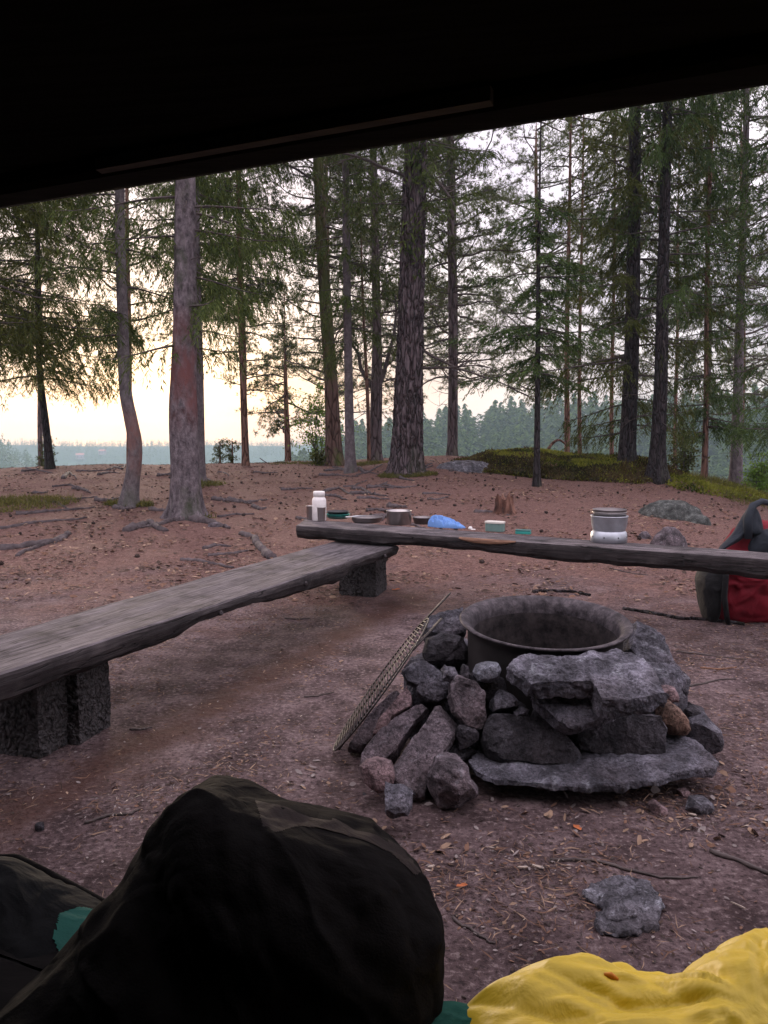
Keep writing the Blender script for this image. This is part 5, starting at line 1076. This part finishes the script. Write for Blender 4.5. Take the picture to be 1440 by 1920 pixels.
root('root spreading left from the scarred trunk', [(345, 975), (322, 978), (300, 986), (270, 990)], .05, .012)
rr = np.random.default_rng(77)
for q in range(64):
    px = rr.uniform(0, 760) if q % 4 else rr.uniform(640, 900); py = rr.uniform(874, 985) if q % 5 else rr.uniform(866, 900); ln_ = rr.uniform(22, 75); 
    root('dark exposed root crossing the reddish slope among many like it', [(px, py), (px + ln_ * .5, py + rr.normal() * 4), (px + ln_, py + rr.normal() * 6)], rr.uniform(.022, .05), .010)
# pine cones
cone = MB(); a = np.linspace(0, 1, 7); cone.lathe([(0, 0), (.014, .006), (.019, .018), (.017, .032), (.010, .045), (0, .052)], k=8)
for k in range(26):
    z = .006 + .04 * k / 26; an = k * 2.4; R0 = .019 * math.sin(min(1, (k + 4) / 26) * 2.6) + .004; c_, s_ = math.cos(an), math.sin(an)
    cone.add([[c_ * R0 * .7 - s_ * .006, s_ * R0 * .7 + c_ * .006, z], [c_ * R0 * .7 + s_ * .006, s_ * R0 * .7 - c_ * .006, z], [c_ * R0 * 1.35, s_ * R0 * 1.35, z + .006]], np.array([[0, 1, 2]]))
M['cone'] = nmat('cone_scales', [(.3, (.022, .015, .013)), (.7, (.06, .040, .034))], 30, .9, bs=0)
c0 = cone.build('pine_cone', M['cone']); tag(c0, 'small dark pine cone lying on the reddish needle floor', 'pine cone', 'pine cones scattered on the ground')
n_ = 0; pr = np.random.default_rng(5)
while n_ < 170:
    y = pr.uniform(5, 17); x = y * pr.uniform(-.55, .52)
    if pr.random() > np.clip((y - 4) / 6, .15, 1): continue
    o = c0 if n_ == 0 else c0.copy()
    if n_: COL.objects.link(o)
    o.location = (x, y, float(H(x, y)) + .012); o.rotation_euler = (PI / 2 + pr.normal() * .3, pr.normal() * .3, pr.uniform(0, 6.28)); s_ = pr.uniform(.6, 1.05); o.scale = (s_, s_, s_); n_ += 1
# stump
gs = G(945, 962); st_ = MB(); sr = np.random.default_rng(8)
k = 28; zs = np.linspace(-.04, .27, 16); a = np.linspace(0, 6.283, k, endpoint=False); topz = .19 + .05 * fbm(np.stack([np.cos(a) * 2.2, np.sin(a) * 2.2, a * 0], -1), 2) * 2 
Vs = []
for q, z in enumerate(zs):
    f = q / 15; R0 = .125 * (1 + .7 * math.exp(-f * 6)) * (1 - .12 * f) * (1 + .28 * fbm(np.stack([np.cos(a) * 2.5, np.sin(a) * 2.5, a * 0 + z * 3], -1), 3)); zz = -.04 + (topz + .04) * f
    Vs.append(np.stack([R0 * np.cos(a), R0 * np.sin(a), zz], -1))
for s_, dz in ((.6, -.03), (.3, -.09), (0.02, -.10)): Vs.append(np.stack([R0 * s_ * np.cos(a), R0 * s_ * np.sin(a), topz + dz], -1))
i, j = np.meshgrid(np.arange(18), np.arange(k), indexing='ij'); j2 = (j + 1) % k
M['stump'] = nmat('rotten_stump', [(.35, (.030, .015, .012)), (.5, (.10, .045, .032)), (.66, (.24, .125, .09))], 12, .9, st=(1, 1, .3), bs=.9, bd=.02)
o = mk('tree_stump', np.concatenate(Vs), np.stack([i * k + j, i * k + j2, (i + 1) * k + j2, (i + 1) * k + j], -1).reshape(-1, 4), M['stump'], None, False); o.location = gs; tag(o, 'small rotten reddish tree stump behind the long plank', 'stump')

# ------------------------------------------------------------------ litter (stuff)
def litter(name, lab, mats, n, gen, size, seed, shape='leaf', lift=.01, asp=.4, tiltv=.35):
    r = np.random.default_rng(seed); x, y = gen(r, n); n = len(x); z = H(x, y); a = r.uniform(0, 6.283, n); l = size * r.uniform(.5, 1.5, n); w = l * asp * r.uniform(.6, 1.3, n)
    d = np.stack([np.cos(a), np.sin(a), r.normal(size=n) * tiltv * .4], -1); s = np.stack([-np.sin(a), np.cos(a), r.normal(size=n) * tiltv], -1); p = np.stack([x, y, z + lift * r.uniform(.3, 1.2, n)], -1)
    up = np.stack([x * 0, x * 0, l * .12 * r.random(n)], -1); L_ = l[:, None]; W_ = w[:, None]
    if shape == 'leaf': Vv = np.stack([p - d * L_ * .5, p - d * L_ * .15 - s * W_ * .5 + up, p + d * L_ * .25 - s * W_ * .42 + up, p + d * L_ * .5, p + d * L_ * .2 + s * W_ * .5 - up * .3, p - d * L_ * .2 + s * W_ * .45], 1); k = 6
    else:
        cv = s * (L_ * .10 * r.normal(size=(n, 1))); Vv = np.stack([p - d * L_ * .5, p + cv - s * W_ * .5, p + d * L_ * .5, p + cv + s * W_ * .5 + [0, 0, .0012]], 1); k = 4
    mi = r.integers(0, len(mats), n); o = mk(name, Vv.reshape(-1, 3), np.arange(n * k).reshape(-1, k), mats, None, False, mi); return tag(o, lab, 'litter', kind='stuff')
def wedge(y0, y1, pw=1.):
    def g(r, n):
        y = y0 + (y1 - y0) * r.random(n) ** pw; x = y * r.uniform(-.60, .60, n)
        cl = fbm(np.stack([x * 2.2, y * 2.2, x * 0 + 4], -1), 3); k = r.random(n) < np.clip(.45 + 1.6 * cl, .08, 1); return x[k], y[k]
    return g
LM = [simp(nm, c, .8, 0, .2, .3, 0) for nm, c in (('dry_leaf_tan', (.30, .20, .14)), ('dry_leaf_brown', (.17, .095, .065)), ('dry_leaf_dark', (.07, .045, .035)), ('dry_leaf_grey', (.25, .21, .20)), ('wood_chip', (.44, .36, .30)), ('dirt_crumb', (.06, .045, .04)))]
litter('fallen_leaves', 'small dry leaves and bark flakes scattered over the dirt', [LM[0], LM[1], LM[1], LM[2], LM[2], LM[3], LM[5], LM[5]], 60000, wedge(1.05, 7, .85), .0115, 1, asp=.42, lift=.004)
litter('wood_chips', 'pale wood chips and straws scattered over the dirt', [LM[4], LM[0], LM[3], LM[0]], 8000, wedge(1.05, 7.5, .8), .017, 2, 'straw', asp=.2, lift=.009)
litter('pine_needles', 'brown pine needles scattered over the dirt', [LM[0], LM[1], LM[1], LM[2]], 26000, wedge(1.0, 5, .9), .042, 3, 'straw', asp=.05, lift=.007)
litter('needle_litter', 'reddish needle and bark litter on the slope', [LM[1], LM[2], LM[1], LM[2], LM[0]], 60000, wedge(5, 20, .8), .042, 4, asp=.35, lift=.012)
litter('leaf_litter', 'larger dry leaves gathered round the stones of the pit', [LM[0], LM[1], LM[3]], 260, lambda r, n: ((.40 + (.62 + .25 * r.random(n)) * np.cos(r.uniform(-3.3, .2, n))), (2.55 + (.42 + .2 * r.random(n)) * np.sin(r.uniform(-3.1, 0, n)))), .024, 6, asp=.4, lift=.008, tiltv=.7)
# a few single things on the dirt
def leafobj(lab, px, py, L_, mat, rz, cat='leaf'):
    g = G(px, py); V = np.array([[-.5, 0, 0], [-.3, -.22, .06], [-.1, -.16, .03], [.1, -.30, .10], [.3, -.14, .04], [.5, 0, .02], [.3, .16, .10], [.08, .28, .05], [-.12, .15, .02], [-.32, .2, .07], [0, 0, -.01]]) * L_
    c_, s_ = math.cos(rz), math.sin(rz); V = V @ np.array([[c_, s_, 0], [-s_, c_, 0], [0, 0, 1]]); k = np.arange(10); o = mk('fallen_leaf', V, np.stack([k, (k + 1) % 10, np.full(10, 10)], -1), mat); o.location = g + np.array([0, 0, .006]); return tag(o, lab, cat)
M['orange'] = simp('orange_leaf', (.42, .13, .05), .7, 0, .2, .2, 0)
leafobj('orange red fallen leaf beside the far concrete block', 743, 1107, .07, M['orange'], .4)
leafobj('tan fallen leaf on the dirt between bench and grill', 640, 1246, .035, LM[0], 1.)
leafobj('orange brown leaf on the dirt in front of the fire pit', 1082, 1558, .035, M['orange'], 2.)
leafobj('orange brown leaf in the lower foreground right of the black bag', 866, 1682, .03, M['orange'], .2)
def chip(lab, px, py, L_, w, rz, mat=None):
    g = G(px, py); rc = np.random.default_rng(px); L_ *= .75; w *= .5; tt = np.linspace(0, 2 * PI, 9, endpoint=False); ov = np.stack([np.cos(tt) * L_ / 2 * rc.uniform(.75, 1.1, 9), np.sin(tt) * w / 2 * rc.uniform(.5, 1.2, 9)], -1); V = np.concatenate([np.column_stack([ov, np.full(9, .0005)]), np.column_stack([ov * .9, np.full(9, .003)]), [[0, 0, .004]]]); q9 = np.arange(9); Fq = np.concatenate([np.concatenate([np.stack([q9, (q9 + 1) % 9, (q9 + 1) % 9 + 9], -1), np.stack([q9, (q9 + 1) % 9 + 9, q9 + 9], -1)]), np.stack([q9 + 9, (q9 + 1) % 9 + 9, q9 * 0 + 18], -1)]); V = V @ np.array([[math.cos(rz), math.sin(rz), 0], [-math.sin(rz), math.cos(rz), 0], [0, 0, 1]]); o = mk('wood_chip', V, Fq, mat or LM[4]); o.location = g + np.array([0, 0, .005]); o.rotation_euler = (.05, .08, 0); return tag(o, lab, 'wood chip', 'single wood chips on the dirt')
chip('pale wood splinter at the right edge of the foreground', 1383, 1722, .05, .012, -.7); chip('pale splinter above the sunken stone', 980, 1637, .045, .014, .1); chip('white chip beside the small grey stone', 1298, 1538, .035, .018, -.3); chip('pale chip at the right of the black bag', 808, 1645, .035, .02, .5); chip('pale bark chip left of the sunken stone', 1010, 1644, .05, .02, -.4)
g = G(75, 1558); o = tag(rock('dirt_clod', 'small dark clod on the dirt left of the black bag', 'clod', [g + np.array([.014 * math.cos(t), .014 * math.sin(t), .008]) for t in np.linspace(0, 5.5, 7)], (0, 0, 1), .025, M['st_dark'], None, 71, .004, 2), None)

# ------------------------------------------------------------------ SHELTER (lean-to) the photo is taken from
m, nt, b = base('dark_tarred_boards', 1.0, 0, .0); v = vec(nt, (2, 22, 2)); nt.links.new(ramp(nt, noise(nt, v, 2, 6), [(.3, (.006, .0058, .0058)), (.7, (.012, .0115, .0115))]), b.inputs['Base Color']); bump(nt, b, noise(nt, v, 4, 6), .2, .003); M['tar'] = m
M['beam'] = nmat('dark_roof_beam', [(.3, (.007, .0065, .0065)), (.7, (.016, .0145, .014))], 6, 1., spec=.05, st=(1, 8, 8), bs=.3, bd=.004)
M['batten'] = nmat('lit_batten', [(.3, (.05, .045, .042)), (.7, (.09, .08, .075))], 6, .8, st=(1, 8, 8), bs=.2, bd=.004)  # paler than the beam: the highlight along the roof edge is put into its colour
ZE = 1.50; KS = .57
eL, eR = PZ(-10, 393, ZE), PZ(1450, 158, ZE); ed = eR - eL; ed /= np.linalg.norm(ed); inn = np.array([ed[1], -ed[0], 0]); inn = inn if inn[1] < 0 else -inn
sh = empty('lean_to_shelter', (0, 0, 0)); tag(sh, 'dark wooden lean to shelter roof overhanging the whole top of the view', 'shelter')
def SH(s, t, z): return eL + ed * s + inn * t + np.array([0, 0, z - ZE])   # s along the eaves, t inwards
Lr = np.linalg.norm(eR - eL); s0, s1 = -1.5, Lr + 2.2; SL = -.16
def prism(mb, s0, s1, prof):
    n = len(prof); V = [SH(s, t, z) for s in (s0, s1) for (t, z) in prof]; q = np.arange(n); q2 = (q + 1) % n
    mb.add(V, np.stack([q, q2, q2 + n, q + n], -1)); c0_ = np.mean(V[:n], 0); c1_ = np.mean(V[n:], 0)
    mb.add(list(V) + [c0_, c1_], np.concatenate([np.stack([q2, q, np.full(n, 2 * n)], -1), np.stack([q + n, q2 + n, np.full(n, 2 * n + 1)], -1)])); return mb
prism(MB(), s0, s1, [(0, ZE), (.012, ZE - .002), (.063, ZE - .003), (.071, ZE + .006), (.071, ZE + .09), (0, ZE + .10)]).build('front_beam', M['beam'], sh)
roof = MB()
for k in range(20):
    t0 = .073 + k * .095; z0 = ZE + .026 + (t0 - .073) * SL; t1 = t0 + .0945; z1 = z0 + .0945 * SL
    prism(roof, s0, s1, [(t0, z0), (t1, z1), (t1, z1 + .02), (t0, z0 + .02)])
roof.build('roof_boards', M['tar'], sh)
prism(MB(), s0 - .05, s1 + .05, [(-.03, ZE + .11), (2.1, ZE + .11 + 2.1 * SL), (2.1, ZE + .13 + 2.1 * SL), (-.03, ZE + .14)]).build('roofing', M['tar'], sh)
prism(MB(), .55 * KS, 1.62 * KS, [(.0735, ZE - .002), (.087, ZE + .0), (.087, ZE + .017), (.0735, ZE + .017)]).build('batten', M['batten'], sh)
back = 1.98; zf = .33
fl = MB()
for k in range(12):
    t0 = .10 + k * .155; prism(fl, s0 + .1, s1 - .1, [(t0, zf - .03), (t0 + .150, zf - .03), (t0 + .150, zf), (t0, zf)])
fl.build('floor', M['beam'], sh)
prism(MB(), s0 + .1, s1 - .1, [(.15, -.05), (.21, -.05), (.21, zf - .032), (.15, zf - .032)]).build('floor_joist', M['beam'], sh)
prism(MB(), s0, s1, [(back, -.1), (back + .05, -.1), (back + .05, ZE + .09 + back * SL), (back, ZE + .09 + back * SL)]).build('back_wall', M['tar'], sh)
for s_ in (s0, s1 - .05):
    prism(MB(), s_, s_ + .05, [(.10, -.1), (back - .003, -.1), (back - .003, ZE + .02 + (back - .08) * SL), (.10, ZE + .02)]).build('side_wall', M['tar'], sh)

# ------------------------------------------------------------------ things lying in the shelter
M['bagblack'] = fabric('black_brown_fabric', (.0038, .003, .0028), .85, .7, .08, scale=5); M['bagbrown'] = fabric('lit_brown_fabric', (.014, .008, .0065), .75, .6, .2)
M['greenf'] = fabric('green_fabric', (.009, .080, .062), .8, .4); M['dgreen'] = fabric('dark_green_fabric', (.012, .085, .060), .85, .6)
db_ = 1.04; O0 = P(480, 1750, db_)
sb = empty('sleeping_bag', (O0[0], O0[1], zf)); tag(sb, 'big black brown cloth bag bulging up in the dark foreground', 'sleeping bag')
sbo = (O0[0], O0[1], zf)
outl = [(395, 1466), (440, 1478), (490, 1502), (560, 1520), (640, 1545), (720, 1580), (785, 1640), (822, 1710), (826, 1790), (812, 1870), (800, 1960), (780, 2080), (500, 2150), (200, 2120), (20, 2020), (-60, 1960), (20, 1872), (112, 1792), (192, 1700), (270, 1590), (330, 1505), (365, 1476)]
V, Fs = blob([P(x, y, db_ + (y - 1700) * -.0002) for x, y in outl], (0.05, -1, .25), .20, n=110, wr=.022, seed=6, fr=5, pw=.32, smoothn=560)
V += norm(V - V.mean(0)) * ((np.abs(fbm(V * 16 + 5, 3)) - .2) * .010)[:, None]
# folds fanning out to the lower left
ax = (V[:, 0] - O0[0]); az_ = V[:, 2]
V[:, 1] -= .022 * np.exp(-((ax + .17) / .22) ** 2) * np.sin((az_ + .55 * ax) * 38) * np.exp(-((az_ - .46) / .16) ** 2)
mk('body', V, Fs, M['bagblack'], sb, True, None, sbo)
def subset(V, Fs, poly, off, cut=1):
    """faces seen from the front whose picture position falls inside poly, lifted a little: a panel sewn on the cloth, and the lit rim of the bag"""
    out_ = []; W_ = V - np.array([0, 0, CH]); fx = V[:, 0]; d_ = W_[:, 1] * _c - W_[:, 2] * _s; up_ = W_[:, 1] * _s + W_[:, 2] * _c; px_ = CX + F * fx / d_; py_ = 960 - F * up_ / d_
    pg = np.array(poly, float)
    for Fa in Fs:
        c = V[Fa].mean(1); e1 = V[Fa[:, 1]] - V[Fa[:, 0]]; e2 = V[Fa[:, 2]] - V[Fa[:, 0]]; nn_ = np.cross(e1, e2); vis = np.abs((nn_ * (c - [0, 0, CH])).sum(1)) > 0; fr_ = c[:, 1] < np.median(V[:, 1]) + .03
        cx_ = px_[Fa].mean(1); cy_ = py_[Fa].mean(1); ins = np.zeros(len(c), bool); j_ = len(pg) - 1
        for i_ in range(len(pg)):
            xi, yi = pg[i_]; xj, yj = pg[j_]; con = ((yi > cy_) != (yj > cy_)) & (cx_ < (xj - xi) * (cy_ - yi) / (yj - yi + 1e-9) + xi); ins ^= con; j_ = i_
        if Fa.shape[1] == 4: out_.append(Fa[ins & vis & fr_])
    Fa = np.concatenate(out_); lab_ = np.arange(len(V))
    for _ in range(400):                                   # keep one connected panel
        mn_ = lab_[Fa].min(1); new_ = lab_.copy()
        for k_ in range(4): np.minimum.at(new_, Fa[:, k_], mn_)
        if (new_ == lab_).all(): break
        lab_ = new_
    lf_ = lab_[Fa[:, 0]]; u_, c_n = np.unique(lf_, return_counts=True); Fa = Fa[lf_ == u_[c_n.argmax()]]
    ids, inv = np.unique(Fa, return_inverse=True); Vn = V[ids]; cc_ = V.mean(0); Vn = Vn + norm(np.array([0, 0, CH]) - Vn) * off; Fa = inv.reshape(-1, 4); n_v = len(Vn)
    return np.concatenate([Vn, Vn - norm(np.array([0, 0, CH]) - Vn) * off * .8]), [np.concatenate([Fa, Fa[:, ::-1] + n_v])]
Vh, Fh = subset(V, Fs, [(470, 1478), (500, 1485), (560, 1500), (650, 1530), (740, 1572), (790, 1635), (778, 1640), (735, 1600), (690, 1578), (650, 1566), (600, 1552), (560, 1548), (520, 1560), (495, 1560), (485, 1520)], .002)
Vh = Vh + (fbm(Vh * 26, 3) * .006)[:, None] * np.array([0, -1, .4]); mk('lit_hem', Vh, Fh, M['bagbrown'], sb, True, None, sbo)  # brown rim of the bag; the light on its crest is painted into this colour
M['packfab'] = fabric('dark_pack_fabric', (.005, .0055, .006), .85, .5, .1)
# dark pack with green patch at the left
o0 = P(90, 1760, 1.25); pk = empty('backpack', o0); tag(pk, 'dark pack with a green patch lying at the lower left behind the black bag', 'backpack')
V, Fs = blob([P(x, y, 1.16 + (1800 - y) * .0009) for x, y in [(-120, 1640), (-20, 1615), (30, 1612), (90, 1640), (150, 1672), (200, 1700), (290, 1780), (280, 1950), (60, 2020), (-120, 1980)]], (0, -.7, .7), .07, wr=.008, seed=9, pw=.3, n=60, smoothn=300); mk('body', V, Fs, M['packfab'], pk, True, None, o0); PKV, PKF = V, Fs
q = np.array([P(x, y, 1.27 + (1690 - y) * .0009) for x, y in [(-110, 1640), (-20, 1612), (30, 1610), (90, 1640), (150, 1672), (205, 1702)]]); t = np.linspace(0, 5, 30); qq = np.stack([np.interp(t, np.arange(6), q[:, k]) for k in range(3)], -1); MB().tube(qq, .009, 10).build('edge_piping', M['bagblack'], pk, True, o0)
Vh, Fh = subset(PKV, PKF, [(112, 1712), (150, 1700), (190, 1706), (230, 1740), (190, 1800), (150, 1820), (118, 1800), (100, 1760)], .003); mk('patch', Vh, Fh, M['greenf'], pk, True, None, o0)
# green mat edge
tag(heap('sleeping_mat', None, None, (PZ(850, 1945, zf)[0], PZ(850, 1945, zf)[1] - .04, zf + .001), .16, .08, .035, M['dgreen'], 4, -.1, .9), 'dark green mat corner between the black bag and the yellow jacket', 'mat')
# yellow jacket: puffy heap with deep folds
m, nt, b = base('yellow_nylon', .5, 0, .4); nt.links.new(ramp(nt, noise(nt, vec(nt), 4, 4), [(.3, (.62, .43, .010)), (.7, (.70, .50, .016))]), b.inputs['Base Color'])
b.inputs['Sheen Weight'].default_value = .2; bump(nt, b, noise(nt, vec(nt), 14, 4, .5, .8), .35, .02); M['yellow'] = m
n = 200; gx = np.linspace(-.36, .62, n); gy = np.linspace(-.42, .30, n); XX, YY = np.meshgrid(gx, gy, indexing='ij')
pc = np.array([.315, .86])
def lobe(cx, cy, rx, ry, h, rz=0):
    c_, s_ = math.cos(rz), math.sin(rz); dx, dy = XX - cx, YY - cy; a = (dx * c_ + dy * s_) / rx; b_ = (-dx * s_ + dy * c_) / ry; q = a * a + b_ * b_; return h * np.sqrt(np.clip(1 - q, 0, None)) 
Zs = [lobe(-.04, .0, .22, .17, .165, .15), lobe(.20, .04, .24, .13, .235, .35), lobe(.33, .0, .20, .19, .195, .1), lobe(.14, -.12, .34, .18, .20, .2), lobe(.42, -.15, .25, .22, .175), lobe(-.10, -.16, .2, .2, .15)]
Zs = np.array(Zs) * .47; kx = 70.; Zm = np.log(np.exp(Zs * kx).sum(0) - len(Zs) + 1) / kx
w0 = fbm(np.stack([XX * 3, YY * 3, XX * 0 + 1], -1), 2)
pol = np.arctan2(YY + .02, XX - .12) + w0 * .5; rad_p = np.hypot(XX - .12, YY + .02)
star = np.abs(vnoise(np.stack([pol * 2.6, rad_p * 3, XX * 0 + 5], -1))) ** .8; star2 = np.abs(vnoise(np.stack([pol * 6 + 3, rad_p * 5, XX * 0 + 15], -1))) ** .8
soft = fbm(np.stack([XX * 10, YY * 10, XX * 0 + 9], -1), 2)
crk = 1 - np.abs(fbm(np.stack([XX * 16 + w0 * 2, YY * 20 + XX * 8, XX * 0 + 33], -1) + w0[..., None] * 2, 3)) * 2.4
fold = crk * .007 + (star - .4) * .030 * sstep(.0, .12, rad_p) + (star2 - .4) * .014 * sstep(0, .1, rad_p) + soft * .010
Zm = Zm + fold * sstep(.0, .04, Zm); Zm = np.clip(Zm, 0, None)
V = np.stack([XX, YY, Zm], -1); Vb = V.copy(); Vb[..., 2] = -.004; Vv = np.concatenate([V.reshape(-1, 3), Vb.reshape(-1, 3)])
i, j = np.meshgrid(np.arange(n - 1), np.arange(n - 1), indexing='ij'); a = (i * n + j); ok = (Zm[:-1, :-1] + Zm[1:, :-1] + Zm[:-1, 1:] + Zm[1:, 1:]) > .012; a = a[ok]; Ft = np.stack([a, a + n, a + n + 1, a + 1], -1).reshape(-1, 4)
o = mk('down_jacket', Vv, np.concatenate([Ft, Ft[:, ::-1] + n * n]), M['yellow'], None, True); o.location = (pc[0], pc[1], zf + .005); tag(o, 'bright yellow puffy jacket crumpled on the shelter edge at the lower right', 'jacket'); jk = o
M['orangef'] = fabric('orange_fabric', (.55, .19, .02), .6, .2)
# small orange tab on the jacket
dg = bpy.context.evaluated_depsgraph_get()
def on_jacket(px, py):
    v_ = ray(px, py); best = None
    for t_ in np.arange(.5, 1.3, .004):
        q = np.array([v_[0] * t_, v_[1] * t_, v_[2] * t_ + CH]); ix = int((q[0] - pc[0] - gx[0]) / (gx[1] - gx[0])); iy = int((q[1] - pc[1] - gy[0]) / (gy[1] - gy[0]))
        if 0 <= ix < n and 0 <= iy < n and q[2] < zf + .005 + Zm[ix, iy]: return q
    return np.array([pc[0], pc[1], zf + .2])
q0, q1 = on_jacket(1132, 1826), on_jacket(1158, 1836)
tb = MB().tube([q0 + [0, -.002, .001], (q0 + q1) / 2 + [0, -.002, .003], q1 + [0, -.002, .001]], [.002, .004, .002], 8); t_ = tb.build('tab', M['orangef'], jk, True); t_.location = (-jk.location[0], -jk.location[1], -jk.location[2])

# ------------------------------------------------------------------ haze over the lake and woods
HZ = bpy.data.materials.new('haze'); HZ.use_nodes = True; nt = HZ.node_tree; nt.nodes.clear(); o_ = nt.nodes.new('ShaderNodeOutputMaterial'); pv = nt.nodes.new('ShaderNodeVolumePrincipled')
pv.inputs['Color'].default_value = (.64, .86, .97, 1); pv.inputs['Density'].default_value = HAZE_D; pv.inputs['Anisotropy'].default_value = .1; nt.links.new(pv.outputs[0], o_.inputs['Volume'])
hb_ = MB().box((0, 0, -1.5), (1220, 1220, 31.5)); h_ = hb_.build('haze', HZ); tag(h_, kind='stuff')
